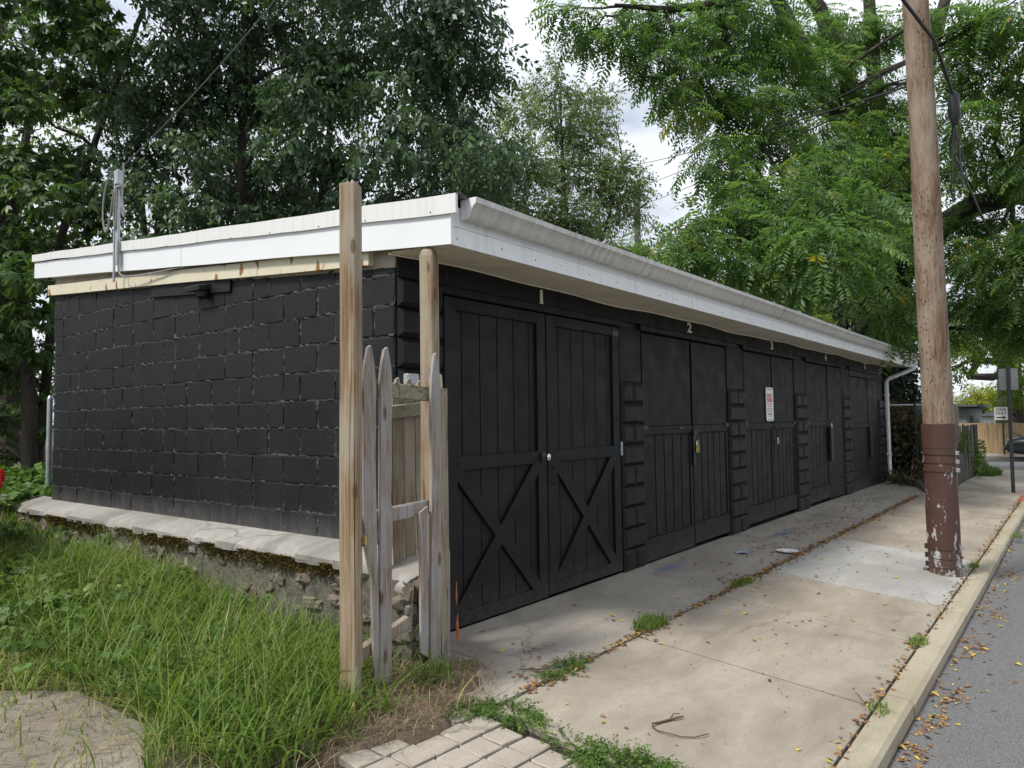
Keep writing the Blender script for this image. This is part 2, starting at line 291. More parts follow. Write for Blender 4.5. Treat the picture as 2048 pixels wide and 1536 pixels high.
# ------------------------------------------------------------------ mesh helpers
WL = {}
def wl(o): return WL[o.name]
def link(name, mesh, parent=None, loc=(0, 0, 0), rot=None, scale=None):
    o = bpy.data.objects.new(name, mesh); COL.objects.link(o); loc = Vector(loc)
    WL[o.name] = loc.copy()
    if parent is not None: o.parent = parent; loc = loc - wl(parent)
    o.location = loc
    if rot: o.rotation_euler = rot
    if scale: o.scale = scale
    return o
def tag(o, label, cat=None, group=None, kind=None):
    if label: o['label'] = label
    if cat: o['category'] = cat
    if group: o['group'] = group
    if kind: o['kind'] = kind
    return o
def thing(name, label, cat, loc=(0, 0, 0), group=None): return tag(link(name, None, None, loc), label, cat, group)
def mesh_np(name, V, F, mat, smooth=False, tint=None):
    """V (n,3); F (k,4) or (k,3) index array"""
    V = np.asarray(V, np.float32); F = np.asarray(F, np.int32)
    me = bpy.data.meshes.new(name); me.vertices.add(len(V)); me.vertices.foreach_set('co', V.ravel())
    k, c = F.shape; me.loops.add(k * c); me.loops.foreach_set('vertex_index', F.ravel())
    me.polygons.add(k); me.polygons.foreach_set('loop_start', np.arange(0, k * c, c, dtype=np.int32))
    if smooth: me.polygons.foreach_set('use_smooth', np.ones(k, bool))
    me.update(calc_edges=True)
    if tint is not None:
        a = me.attributes.new('tint', 'FLOAT', 'POINT'); a.data.foreach_set('value', np.asarray(tint, np.float32))
    if mat: me.materials.append(MATS[mat])
    return me
CH_CACHE = {}
def chamfer(sx, sy, sz, b):
    """verts, faces of a box with chamfered edges"""
    V = []; idx = {}
    for X in (-1, 1):
        for Y in (-1, 1):
            for Z in (-1, 1):
                for a in range(3):
                    p = [X * sx / 2, Y * sy / 2, Z * sz / 2]
                    for q in range(3):
                        if q != a: p[q] -= (X, Y, Z)[q] * b
                    idx[(X, Y, Z, a)] = len(V); V.append(p)
    F = []
    for a in range(3):
        u, v = (a + 1) % 3, (a + 2) % 3
        for s in (-1, 1):
            q = []
            for (i, j) in ((-1, -1), (1, -1), (1, 1), (-1, 1)):
                k = [0, 0, 0]; k[a] = s; k[u] = i; k[v] = j; q.append(idx[(*k, a)])
            F.append(q if s > 0 else q[::-1])
        for i in (-1, 1):
            for j in (-1, 1):
                k1 = [0, 0, 0]; k2 = [0, 0, 0]; k1[a] = -1; k2[a] = 1
                for k in (k1, k2): k[u] = i; k[v] = j
                q = [idx[(*k1, u)], idx[(*k2, u)], idx[(*k2, v)], idx[(*k1, v)]]
                F.append(q if i * j > 0 else q[::-1])
    for X in (-1, 1):
        for Y in (-1, 1):
            for Z in (-1, 1):
                q = [idx[(X, Y, Z, a)] for a in range(3)]; F.append(q if X * Y * Z > 0 else q[::-1])
    return V, F
class MB:
    def __init__(s): s.v = []; s.f = []
    def add(s, V, F, M=None):
        n = len(s.v)
        s.v += [tuple(M @ Vector(p)) for p in V] if M is not None else [tuple(p) for p in V]
        s.f += [[i + n for i in q] for q in F]; return s
    def box(s, c, size, rot=(0, 0, 0), bev=0.):
        M = Matrix.Translation(Vector(c)) @ Euler(rot).to_matrix().to_4x4()
        b = min(bev, min(size) * .45) if bev else min(size) * .02
        return s.add(*chamfer(*size, b), M)
    def span(s, lo, hi, bev=0.): return s.box([(a + b) / 2 for a, b in zip(lo, hi)], [abs(b - a) for a, b in zip(lo, hi)], bev=bev)
    def prism(s, poly, axis, a, b):
        """poly of 2-D points in the plane across axis ('x': (y,z); 'y': (x,z); 'z': (x,y))"""
        def P(t, p): return {'x': (t, p[0], p[1]), 'y': (p[0], t, p[1]), 'z': (p[0], p[1], t)}[axis]
        n = len(poly); V = [P(a, p) for p in poly] + [P(b, p) for p in poly]
        F = [list(range(n))[::-1], list(range(n, 2 * n))] + [[i, (i + 1) % n, n + (i + 1) % n, n + i] for i in range(n)]
        return s.add(V, F)
    def tube(s, pts, r, n=8, cap=True):
        pts = [Vector(p) for p in pts]; k = len(pts); R = r if isinstance(r, (list, tuple)) else [r] * k
        V = []; ref = None
        for i, p in enumerate(pts):
            d = (pts[min(i + 1, k - 1)] - pts[max(i - 1, 0)]).normalized()
            if ref is None: ref = d.orthogonal().normalized()
            ref = (ref - d * ref.dot(d)).normalized(); q = d.cross(ref)
            for j in range(n):
                t = 2 * math.pi * j / n; V.append(p + (ref * math.cos(t) + q * math.sin(t)) * R[i])
        F = [[i * n + j, i * n + (j + 1) % n, (i + 1) * n + (j + 1) % n, (i + 1) * n + j] for i in range(k - 1) for j in range(n)]
        if cap: F += [list(range(n))[::-1], [(k - 1) * n + j for j in range(n)]]
        return s.add(V, F)
    def build(s, name, mat, parent=None, smooth=False, world=None):
        V = np.array(s.v); c = (V.min(0) + V.max(0)) / 2
        me = bpy.data.meshes.new(name); me.from_pydata((V - c).tolist(), [], s.f)
        bm = bmesh.new(); bm.from_mesh(me); bmesh.ops.recalc_face_normals(bm, faces=bm.faces); bm.to_mesh(me); bm.free()
        if smooth:
            me.polygons.foreach_set('use_smooth', [True] * len(me.polygons))
            try: me.set_sharp_from_angle(angle=rad(40))
            except Exception: pass
        me.materials.append(MATS[mat]); return link(name, me, parent, c)
def struct(o): o['kind'] = 'structure'; return o
def text_mesh(body, size, mat, ext=.002, off=0.):
    cu = bpy.data.curves.new('lettering', 'FONT'); cu.body = body; cu.size = size; cu.align_x = 'CENTER'; cu.align_y = 'CENTER'; cu.extrude = ext; cu.offset = off; cu.resolution_u = 3
    t = bpy.data.objects.new('lettering', cu); COL.objects.link(t); dg = bpy.context.evaluated_depsgraph_get(); dg.update()
    me = bpy.data.meshes.new_from_object(t.evaluated_get(dg)); bpy.data.objects.remove(t); me.materials.clear(); me.materials.append(MATS[mat]); return me
FRONT = (rad(90), 0, 0)         # text facing -Y

def vnoise(x, y, s=1.0, seed=0):
    x = np.asarray(x, float) * s + seed * 13.7; y = np.asarray(y, float) * s + seed * 7.1
    return (np.sin(x * 1.7 + 1.3 * np.sin(y * 1.1)) + np.sin(y * 2.3 + 1.7 * np.sin(x * .9)) + .5 * np.sin(x * 4.1 + y * 3.3) + .5 * np.sin(x * 3.1 - y * 5.2)) / 3
def gz(x, y):
    """pavement profile: flat by the doors, falling to the kerb"""
    if y >= 0: return 0.
    if y > -1: return .04 * y
    return -.04 + .0855 * (y + 1)
def yz(x, y):
    """yard beside and behind the garage"""
    x = np.asarray(x, float); y = np.asarray(y, float)
    z = -.05 + np.clip(.064 * (y + .7), 0, .40)
    back = np.clip((y - 5.55) / .3, 0, 1); z = z * (1 - back) + back * (.60 + .03 * vnoise(x, y, 1.2))
    inside = (x > -.25) & (x < 14.45) & (y > -.3) & (y < 5.5); z = np.where(inside, -.15, z)
    right = np.clip((x - 14.3) / .5, 0, 1); zr = np.clip(.10 * (y + 1.1), -.02, .3) - .06; z = np.where(x > 14.3, z * (1 - right) + right * zr, z)
    far = np.clip((x - 20.4) / 1.0, 0, 1); z = z * (1 - far) + far * -.2
    return z + .012 * vnoise(x, y, 3.1, 2) * (x < 19)

# ================================================================== SETTING
MBg = MB(); MBg.add([(-900, -900, -.45), (900, -900, -.45), (900, 900, -.45), (-900, 900, -.45)], [[0, 1, 2, 3]])
struct(MBg.build('ground', 'ground_cover'))
xs = np.concatenate([np.arange(-30, -6, 2.), np.arange(-6, .2, .12), np.arange(.3, 14, .8), np.arange(14, 21.6, .2)]); ys = np.concatenate([np.arange(-.62, 8, .12), np.arange(8, 60, 2.)])
gx, gy = np.meshgrid(xs, ys, indexing='ij'); Vv = np.stack([gx, gy, yz(gx, gy)], -1).reshape(-1, 3); ny = len(ys)
ii, jj = np.meshgrid(np.arange(len(xs) - 1), np.arange(ny - 1), indexing='ij'); a0 = (ii * ny + jj).ravel()
struct(link('yard', mesh_np('yard', Vv, np.stack([a0, a0 + ny, a0 + ny + 1, a0 + 1], 1), 'yard_soil', True)))
# road and cross street
b = MB(); b.add([(-60, -12, -.262), (21.6, -12, -.262), (21.6, -2.66, -.262), (-60, -2.66, -.262)], [[0, 1, 2, 3]]); struct(b.build('road', 'asphalt'))
b = MB(); b.add([(21.6, -60, -.15), (27.8, -60, -.15), (27.8, 60, -.15), (21.6, 60, -.15)], [[0, 1, 2, 3]]); struct(b.build('cross_street', 'asphalt'))
# bedding under slabs, visible in the joints
b = MB(); V = []; F = []
for x in (-6, 21.55):
    for y in (.4, -.0, -1., -2.54): V.append((x, y, gz(x, y) - .030))
F = [[i, i + 1, i + 5, i + 4] for i in range(3)]; b.add(V, F); struct(b.build('pavement_bed', 'joint_soil'))

def slab(parent, name, x0, x1, y0, y1, mat, skew=0., g=.0095, dz=0., t=.06):
    bm = bmesh.new(); tz = U(-.003, .004) + dz; tx = U(-.002, .002)
    xa, xb, ya, yb = x0 + g, x1 - g, y0 + g, y1 - g
    cs = [(xa + skew, ya), (xb + skew, ya), (xb, yb), (xa, yb)]
    top = [bm.verts.new((x, y, gz(x, y) + tz + tx * (i % 2))) for i, (x, y) in enumerate(cs)]; bot = [bm.verts.new((x, y, gz(x, y) - t)) for x, y in cs]
    f = bm.faces.new(top); bm.faces.new(bot[::-1])
    for i in range(4): bm.faces.new((top[i], bot[i], bot[(i + 1) % 4], top[(i + 1) % 4]))
    bmesh.ops.recalc_face_normals(bm, faces=bm.faces)
    bmesh.ops.bevel(bm, geom=[e for e in f.edges], offset=.003, segments=1, affect='EDGES')
    c = Vector(((x0 + x1) / 2, (y0 + y1) / 2, gz(0, (y0 + y1) / 2))); bmesh.ops.translate(bm, verts=bm.verts, vec=-c)
    me = bpy.data.meshes.new(name); bm.to_mesh(me); bm.free(); me.materials.append(MATS[mat]); return link(name, me, parent, c)
sw = struct(link('sidewalk', None, None, (6, -1.8, -.1)))
jx = [-.50, 1.08, 2.50, 3.74, 6.12, 7.5, 8.9, 10.3, 11.7, 13.1, 14.5, 15.9, 17.3, 19.0, 21.55]
for i in range(len(jx) - 1): slab(sw, "slab", jx[i], jx[i + 1], -2.50, -1.0 if jx[i] < 14 else -1.30, 'patch_concrete' if i == 3 else 'sidewalk_concrete', skew=-.03, dz=.004 if i == 3 else 0)
ap = struct(link('garage_apron', None, None, (7, -.5, -.02)))
# first apron slab is cracked into pieces
def polyslab(parent, pts, mat, g=.0025):
    c = Vector((sum(p[0] for p in pts) / len(pts), sum(p[1] for p in pts) / len(pts), 0)); q = []
    for p in pts:
        d = Vector((p[0], p[1], 0)) - c; d *= 1 - g / max(.05, d.length); q.append((c.x + d.x, c.y + d.y))
    n = len(q); dz = U(-.004, .002); V = [(x, y, gz(x, y) + dz) for x, y in q] + [(x, y, gz(x, y) - .06) for x, y in q]
    b = MB(); b.add(V, [list(range(n)), list(range(n, 2 * n))[::-1]] + [[i, n + i, n + (i + 1) % n, (i + 1) % n] for i in range(n)]); return b.build('slab', mat, parent)
A = 'apron_concrete'
polyslab(ap, [(-.30, -.30), (.05, -.10), (.02, -.46), (-.06, -.62), (-.42, -.66)], A); polyslab(ap, [(.05, -.10), (.24, .02), (.55, .02), (.50, -.45), (.30, -.62), (.02, -.46)], A)
polyslab(ap, [(-.42, -.66), (-.06, -.62), (.02, -.46), (.30, -.62), (.12, -.985), (-.44, -.985)], A)
polyslab(ap, [(.55, .02), (2.62, .02), (2.55, -.985), (.12, -.985), (.30, -.62), (.50, -.45)], A)
for x0, x1 in ((2.56, 5.22), (5.22, 8.0), (8.0, 10.9), (10.9, 14.6)): slab(ap, 'slab', x0, x1, -.99, .03, A, g=.006)
kb = struct(link('kerb', None, None, (5, -2.6, -.2)))
kx = -5.2
while kx < 21.5:
    L = U(1.85, 2.4); x1 = min(kx + L, 21.55)
    KM = 'kerb_concrete'
    b = MB(); t = -.170 + U(-.004, .004); b.prism([(-2.655, -.45), (-2.655 + U(-.006, .006), t - .022), (-2.632, t), (-2.512, t + .004), (-2.505, -.45)], 'x', kx + .004, x1 - .004); b.build('kerbstone', KM, kb); kx = x1
b = MB(); b.span((13.0, -2.655, -.3), (15.2, -2.45, -.162), .01); tag(b.build('painted_kerb', 'red_paint', kb), 'faded red painted kerb length')
# small square pavers near the yard
pv = struct(link('paver_path', None, None, (-1.3, -1.6, -.1)))
cell = .152; variants = []
for k in range(6):
    Vb, Fb = chamfer(cell - .010, cell - .010, .05, .005); Vb = [(x + U(-.004, .004), y + U(-.004, .004), z + U(-.002, .003)) for x, y, z in Vb]
    me = bpy.data.meshes.new('paver'); me.from_pydata(Vb, [], Fb); me.materials.append(MATS['paver_concrete']); variants.append(me)
tilt = rad(-3)
for i in range(-12, 7):
    for j in range(-8, 6):
        x = -.98 + i * cell * math.cos(tilt) - j * cell * math.sin(tilt) + (.02 if j % 2 else 0); y = -1.5 + i * cell * math.sin(tilt) + j * cell * math.cos(tilt)
        if x > -.56 or y < -2.45 or x < -2.35: continue
        if y > -.90 + .04 * math.sin(x * 9) + max(0, (x + .85) * .12): continue
        link('paver', random.choice(variants), pv, (x, y, gz(x, y) - .026 + U(-.004, .004)), (U(-.02, .02) + .03, U(-.02, .02), tilt + U(-.02, .02)))
# broken concrete in the yard
yp = struct(link('yard_concrete', None, None, (-2.2, 1, 0)))
for pts in ([(-2.9, -.2), (-2.0, -.45), (-1.72, .15), (-1.78, .75), (-2.3, 1.35), (-3.2, 1.3)], [(-2.75, 1.5), (-2.2, 1.42), (-1.95, 1.75), (-2.3, 2.2), (-2.9, 2.2)], [(-1.9, 2.6), (-1.35, 2.7), (-1.1, 3.25), (-1.6, 3.8), (-2.4, 3.7)], [(-3.6, -.7), (-2.1, -.9), (-2.0, -.5), (-2.9, -.25), (-3.6, -.2)], [(-1.5, 4.0), (-1.1, 3.5), (-.95, 4.3), (-1.3, 4.6)]):
    n = len(pts); V = [(x, y, float(yz(x, y)) + .014) for x, y in pts] + [(x, y, float(yz(x, y)) - .1) for x, y in pts]
    b = MB(); b.add(V, [list(range(n)), list(range(n, 2 * n))[::-1]] + [[i, n + i, n + (i + 1) % n, (i + 1) % n] for i in range(n)]); b.build('slab', 'yard_concrete', yp)
# soil mound at the fence foot
def mound(name, cx, cy, rx, ry, h, mat, base):
    n, k = 12, 40; V = [(cx, cy, base(cx, cy) + h)]; F = []
    for i in range(1, n + 1):
        for j in range(k):
            t = 2 * math.pi * j / k; q = i / n * (1 + .13 * math.sin(3 * t + 1) + .07 * math.sin(7 * t)); x = cx + rx * q * math.cos(t); y = cy + ry * q * math.sin(t)
            V.append((x, y, base(x, y) + h * (1 - (i / n) ** 2) - (.03 if i == n else 0) + .012 * float(vnoise(x, y, 9))))
    for j in range(k): F.append([0, 1 + j, 1 + (j + 1) % k])
    b = MB(); b.add(V, F + [[1 + (i - 1) * k + j, 1 + i * k + j, 1 + i * k + (j + 1) % k, 1 + (i - 1) * k + (j + 1) % k] for i in range(1, n) for j in range(k)]); return b.build(name, mat, None, True)
struct(mound('soil', -.78, -.55, .70, .36, .05, 'soil', lambda x, y: gz(x, y)))
# far side of the cross street
b = MB(); b.add([(27.8, -60, -.06), (30.4, -60, -.06), (30.4, 60, -.06), (27.8, 60, -.06), (27.8, -60, -.4), (27.8, 60, -.4)], [[0, 1, 2, 3], [0, 3, 5, 4]]); struct(b.build('far_sidewalk', 'sidewalk_concrete'))
# stone edging and planted bank right of the garage
b = MB(); b.tube([(14.75, .15, -.02), (14.5, -.35, .0), (13.6, -.85, -.02), (12.4, -1.12, -.05)], [.16, .15, .12, .05], 8); struct(b.build('bank_edging', 'bank_concrete', None, True))

# ================================================================== GARAGE
GX0, GX1, DEPTH = -.21, 14.35, 5.45
ga = thing('garage', 'long black painted block garage with five double doors and white eaves', 'garage', (7, 2.7, 0))
def part(name, parent=ga): return link(name, None, parent, wl(parent))
# --- side wall of painted blocks
sidew = MB(); topz = lambda y: 2.55 + .0768 * (y - .2)
side = link('side_wall', None, ga, (GX0, 2.7, 1.4)); side['label'] = 'black painted end wall of concrete blocks with rough joints'; JOINT = []
core = MB(); core.add([(GX0 + .02, 0.02, .3), (GX0 + .17, 0.02, .3), (GX0 + .17, DEPTH, .3), (GX0 + .02, DEPTH, .3), (GX0 + .02, 0.02, 2.5), (GX0 + .17, 0.02, 2.5), (GX0 + .17, DEPTH, 2.95), (GX0 + .02, DEPTH, 2.95)], [[0, 1, 2, 3], [4, 5, 6, 7], [0, 1, 5, 4], [1, 2, 6, 5], [2, 3, 7, 6], [3, 0, 4, 7]]); core.build('wall_core', 'block_paint', ga)
def block_mesh(L, H, n):
    bm = bmesh.new(); v, f = chamfer(.05, L, H, .005); vs_ = [bm.verts.new(p) for p in v]
    for q in f: bm.faces.new([vs_[i] for i in q])
    for vv in bm.verts: vv.co += Vector((U(-.0025, .0025), U(-.004, .004), U(-.004, .004)))
    me = bpy.data.meshes.new('block'); bm.to_mesh(me); bm.free(); me.materials.append(MATS['block_paint']); return me
full = [block_mesh(.386, .188, k) for k in range(8)]; half = [block_mesh(.186, .188, k) for k in range(4)]
for k in range(14):
    z0 = .61 + .2 * (k - 1); y = 0.0 if k % 2 else -.2
    while y < DEPTH - .02:
        L = .4 if random.random() > .12 else .2
        ya, yb = max(y, .004), min(y + L, DEPTH - .005); y += L
        if yb - ya < .06: continue
        zt = min(z0 + .2, topz((ya + yb) / 2) - .07); h = zt - z0
        if h < .03: continue
        jx_ = U(-.004, .003); JOINT.append((yb, z0, zt))
        if abs(h - .2) < 1e-6 and abs(yb - ya - .4) < 1e-6: link('block', random.choice(full), side, (GX0 + .021 + jx_, (ya + yb) / 2, z0 + .1), (U(-.008, .008), U(-.006, .006), U(-.01, .01)))
        elif abs(h - .2) < 1e-6 and abs(yb - ya - .2) < 1e-6: link('block', random.choice(half), side, (GX0 + .021 + jx_, (ya + yb) / 2, z0 + .1), (U(-.01, .01), U(-.008, .008), U(-.012, .012)))
        else: link('block', block_mesh(yb - ya - .014, h - .012, 0), side, (GX0 + .021 + jx_, (ya + yb) / 2, z0 + h / 2))
nyw, nzw = 560, 235; YY, ZZ = np.meshgrid(np.linspace(.005, DEPTH - .003, nyw), np.linspace(0, 1, nzw), indexing='ij')
Zt = .40 + ZZ * (topz(YY) - .40)
def smooth_noise(n1, n2, reps):
    q = RNG.normal(0, 1, (n1, n2))
    for _ in range(reps): q = (q + np.roll(q, 1, 0) + np.roll(q, -1, 0) + np.roll(q, 1, 1) + np.roll(q, -1, 1)) / 5
    return q / q.std()
dz_ = np.abs((Zt - .61 + .1) % .2 - .1); mask = np.exp(-(dz_ / .013) ** 2)
for yb_, za_, zb_ in JOINT:
    i0, i1 = np.searchsorted(YY[:, 0], [yb_ - .05, yb_ + .05]); sub = (slice(i0, i1),); mm = np.exp(-((YY[sub] - yb_) / .011) ** 2) * ((Zt[sub] > za_ - .005) & (Zt[sub] < zb_ + .005)); mask[sub] = np.maximum(mask[sub], mm * .9)
n1 = smooth_noise(nyw, nzw, 1); n2 = smooth_noise(nyw, nzw, 6); ragged = np.clip(.55 + .55 * n2, 0, 1.6)
Xw = GX0 + .0035 - mask * ragged * (.0105 + .0042 * n1) + .0012 * n1
idx = np.arange(nyw * nzw).reshape(nyw, nzw); Fq = np.stack([idx[:-1, :-1], idx[:-1, 1:], idx[1:, 1:], idx[1:, :-1]], -1).reshape(-1, 4)
link('mortar', mesh_np('mortar', np.stack([Xw, YY, Zt], -1).reshape(-1, 3) - np.array([GX0, 2.7, 1.4]), Fq, 'mortar_paint', True, np.clip((mask * ragged - .55) * 1.6, 0, 1).ravel()), side, (GX0, 2.7, 1.4))  # tint marks the protruding joint peaks that get the painted glints
# other walls
b = MB(); b.span((GX0 + .18, DEPTH - .2, 0), (GX1, DEPTH - .002, 2.93)); b.build('back_wall', 'block_paint', ga)
b = MB(); b.span((GX1 - .2, .05, 0), (GX1, DEPTH - .21, 2.5)); b.build('end_wall', 'block_paint', ga)
b = MB(); b.span((0.2, .12, 0), (14.1, .135, 2.6)); b.build('door_lining', 'black_ply', ga)
# --- pilasters with raised-face blocks
def face_block(w, h, d=.032):
    a, c = w / 2 - .003, h / 2 - .003; i, j = a - .028, c - .030
    V = [(-a, .06, -c), (a, .06, -c), (a, .06, c), (-a, .06, c), (-a, 0, -c), (a, 0, -c), (a, 0, c), (-a, 0, c), (-i, -d, -j), (i, -d, -j), (i, -d, j), (-i, -d, j)]
    V = [(x + U(-.003, .003), y + U(-.002, .002), z + U(-.003, .003)) for x, y, z in V]
    F = [[0, 1, 2, 3], [8, 9, 10, 11], [0, 1, 5, 4], [1, 2, 6, 5], [2, 3, 7, 6], [3, 0, 4, 7], [4, 5, 9, 8], [5, 6, 10, 9], [6, 7, 11, 10], [7, 4, 8, 11]]
    bm = bmesh.new(); vs_ = [bm.verts.new(p) for p in V]
    for q in F: bm.faces.new([vs_[k] for k in q])
    bmesh.ops.recalc_face_normals(bm, faces=bm.faces); me = bpy.data.meshes.new('block'); bm.to_mesh(me); bm.free(); me.materials.append(MATS['pilaster_paint']); return me
PIL = [(-.208, .24), (2.68, 3.13), (5.36, 5.93), (8.05, 8.66), (10.87, 11.45), (13.85, 14.35)]
for n, (a, c) in enumerate(PIL):
    b = MB(); b.span((a + .006, .024, -.03), (c - .006, .19, 2.55)); p = b.build('pilaster', 'pilaster_mortar', ga)
    top = 12 if n == 0 else 9; wf = [face_block(c - a - .02, .2) for _ in range(2)]; wh = [face_block((c - a - .02) / 2, .2) for _ in range(2)]
    for k in range(top):
        zc = .1 + .2 * k
        if k % 2: link('block', random.choice(wf), p, ((a + c) / 2, .0, zc))
        else:
            for s in (-1, 1): link('block', random.choice(wh), p, ((a + c) / 2 + s * (c - a - .02) / 4, 0, zc))
    if n: b = MB(); b.span((a + .01, .004, 1.81), (c - .01, .03, 2.345), .004); b.build('render_panel', 'black_ply', p)
# --- header
b = MB(); b.span((GX0 + .01, -.012, 2.395), (GX1, .16, 2.60), .004); head = b.build('header', 'black_wood', ga)
for (x0, x1) in ((.24, 2.67), (3.13, 5.36), (5.93, 8.05), (8.66, 10.87), (11.45, 13.85)):
    b = MB(); b.span((x0 - .05, -.026, 2.335), (x1 + .05, .1, 2.393), .006); b.build('casing', 'black_wood', head)
for body, x, z in (('1', 1.39, 2.452), ('2', 4.255, 2.462), ('3', 7.03, 2.462), ('4', 9.8, 2.455), ('5', 12.69, 2.447)):
    o = link('number', text_mesh(body, .145, 'number_cream', .003, .004), head, (x, -.017, z), FRONT, (1.6, 1.05, 1)); o['label'] = 'cream door number ' + body
b = MB(); b.box((1.39, -.017, 2.405), (.05, .006, .010)); b.build('number_foot', 'number_cream', head)
# --- doors
def plank(parent, x0, x1, z0, z1, y=.02, t=.02, mat='black_wood', g=.004):
    b = MB(); b.span((x0 + g, y, z0), (x1 - g, y + t, z1), .003); return b.build('plank', mat, parent)
def board(parent, name, x0, x1, z0, z1, y0=-.004, y1=.022, mat='black_wood'):
    b = MB(); b.span((x0, y0, z0), (x1, y1, z1), .004); return b.build(name, mat, parent)
def brace(parent, xa, za, xb, zb, wd=.105, y0=-.004, t=.022):
    dx, dz = xb - xa, zb - za; L = math.hypot(dx, dz); b = MB(); b.box(((xa + xb) / 2, y0 + t / 2, (za + zb) / 2), (L, t, wd), (0, -math.atan2(dz, dx), 0), .004); b.build('brace', 'black_wood', parent)
def barn_leaf(x0, x1, hinge_left, zb, label):
    d = part('door'); d['label'] = label; W_ = x1 - x0
    b = MB(); b.span((x0 + .002, .034, zb), (x1 - .002, .06, 2.325)); b.build('backing', 'black_wood', d)
    n = 6
    for k in range(n): plank(d, x0 + W_ * k / n, x0 + W_ * (k + 1) / n, zb + .02, 2.318)
    board(d, 'stile', x0, x0 + .125, zb, 2.325); board(d, 'stile', x1 - .118, x1, zb, 2.325)
    for za, zc in ((2.235, 2.325), (1.10, 1.20), (zb, zb + .095)): board(d, 'rail', x0 + .126, x1 - .119, za, zc)
    xa, xb = x0 + .115, x1 - .108; brace(d, xa, zb + .07, xb, 1.11, y0=-.0085); L = ((xa + xb) / 2, (zb + 1.18) / 2)
    brace(d, xa, 1.11, xb, zb + .07, y0=-.0035, t=.0215)
    return d
d1 = barn_leaf(.245, 1.455, True, .018, 'left barn-style leaf with crossed bracing and round knob')
b = MB(); b.tube([(1.385, -.004, 1.15), (1.385, -.022, 1.15), (1.385, -.024, 1.15)], [.036, .036, .03], 16); k = b.build('knob_plate', 'black_metal', d1, True)
b = MB(); b.tube([(1.385, -.022, 1.15), (1.385, -.045, 1.15), (1.385, -.055, 1.15), (1.385, -.075, 1.15), (1.385, -.082, 1.15)], [.012, .012, .026, .028, .016], 14); b.build('knob', 'chrome', d1, True)
d2 = barn_leaf(1.470, 2.665, False, .028, 'right barn-style leaf with crossed bracing and pull handle')
b = MB(); b.tube([(1.53, -.002, 1.06), (1.535, -.035, 1.05), (1.54, -.04, .99), (1.535, -.035, .93), (1.53, -.002, .915)], .007, 7); b.build('pull_handle', 'black_metal', d2, True)
b = MB(); b.box((1.46, -.02, 1.155), (.07, .012, .03), bev=.004); b.build('latch', 'black_metal', d2)
b = MB(); b.box((2.668, -.012, 1.17), (.022, .02, .13), bev=.003); b.build('hinge', 'galvanised', d2)
b = MB(); b.box((2.60, -.008, 2.26), (.12, .006, .05), bev=.002); b.build('hinge', 'black_metal', d2)
def panel_leaf(x0, x1, label, zb=.04, zt=2.325, zm=1.37, np_=5):
    d = part('door'); d['label'] = label
    b = MB(); b.span((x0, .034, zb), (x1, .06, zt)); b.build('backing', 'black_wood', d)
    b = MB(); b.span((x0 + .02, .010, zm + .004), (x1 - .01, .033, zt - .01), .003); b.build('panel', 'black_ply', d)
    board(d, 'rail', x0, x1, zm - .085, zm, .002, .033); board(d, 'rail', x0, x1, zb, zb + .225, .002, .033)
    board(d, 'stile', x0, x0 + .07, zb + .227, zm - .087, .004, .033); board(d, 'stile', x1 - .06, x1, zb + .227, zm - .087, .004, .033)
    xa, xb = x0 + .072, x1 - .062; wd = (xb - xa) / np_
    for k in range(np_): plank(d, xa + wd * k, xa + wd * (k + 1), zb + .229, zm - .089, .016, .017, g=.009)
    for k in range(np_):
        b = MB(); b.span((xa + wd * k + .022, .008, zm - .10), (xa + wd * (k + 1) - .012, .0155, zm - .088), .002); b.build('chamfer_strip', 'black_wood', d)
        b = MB(); b.span((xa + wd * k + .022, .008, zb + .230), (xa + wd * (k + 1) - .012, .0155, zb + .244), .002); b.build('chamfer_strip', 'black_wood', d)
    return d
def plain_leaf(x0, x1, label, zb=.04, zt=2.325):
    d = part('door'); d['label'] = label; b = MB(); b.span((x0, .004, zb), (x1, .05, zt), .004); b.build('panel', 'black_ply', d); return d
e2 = panel_leaf(3.135, 4.300, 'left leaf of second door, plywood above grooved boards', .02); f2 = panel_leaf(4.325, 5.35, 'right leaf of second door, plywood above grooved boards', .045)
e3 = panel_leaf(5.94, 7.03, 'left leaf of third door, plywood above grooved boards', .055); f3 = panel_leaf(7.05, 8.04, 'right leaf of third door, plywood above grooved boards', .06)
e4 = panel_leaf(8.67, 9.90, 'fourth door leaf with grooved lower boards', .06, np_=5); f4 = plain_leaf(9.92, 10.86, 'plain plywood leaf of fourth door', .03)
e5 = panel_leaf(11.46, 12.90, 'fifth door leaf with grooved lower boards', .0, 2.21, 1.30, 6); f5 = plain_leaf(12.92, 13.84, 'plain plywood leaf of fifth door', .0, 2.21)
b = MB(); b.span((11.46, -.004, 2.215), (13.84, .03, 2.334), .004); b.build('transom', 'black_wood', ga)
b = MB(); b.box((4.31, -.012, 1.10), (.05, .02, .36), bev=.004); b.build('hasp_strap', 'black_metal', f2)
b = MB(); b.box((4.0, -.004, 1.345), (.10, .012, .03), bev=.003); b.build('hinge', 'black_metal', e2)
b = MB(); b.box((9.93, -.03, .98), (.17, .05, .58), bev=.008); b.build('lock_cover', 'black_metal', e4)
b = MB(); b.box((12.93, -.025, .92), (.15, .05, .62), bev=.008); b.build('lock_cover', 'black_metal', e5)
for (xx, zz, pr_) in ((5.33, 1.40, f2), (5.96, 1.40, e3), (8.02, 1.40, f3), (8.69, 1.40, e4), (3.16, 1.40, e2)):
    b = MB(); b.box((xx, -.002, zz - .04), (.14, .014, .05), bev=.003); b.build('hinge', 'black_metal', pr_)
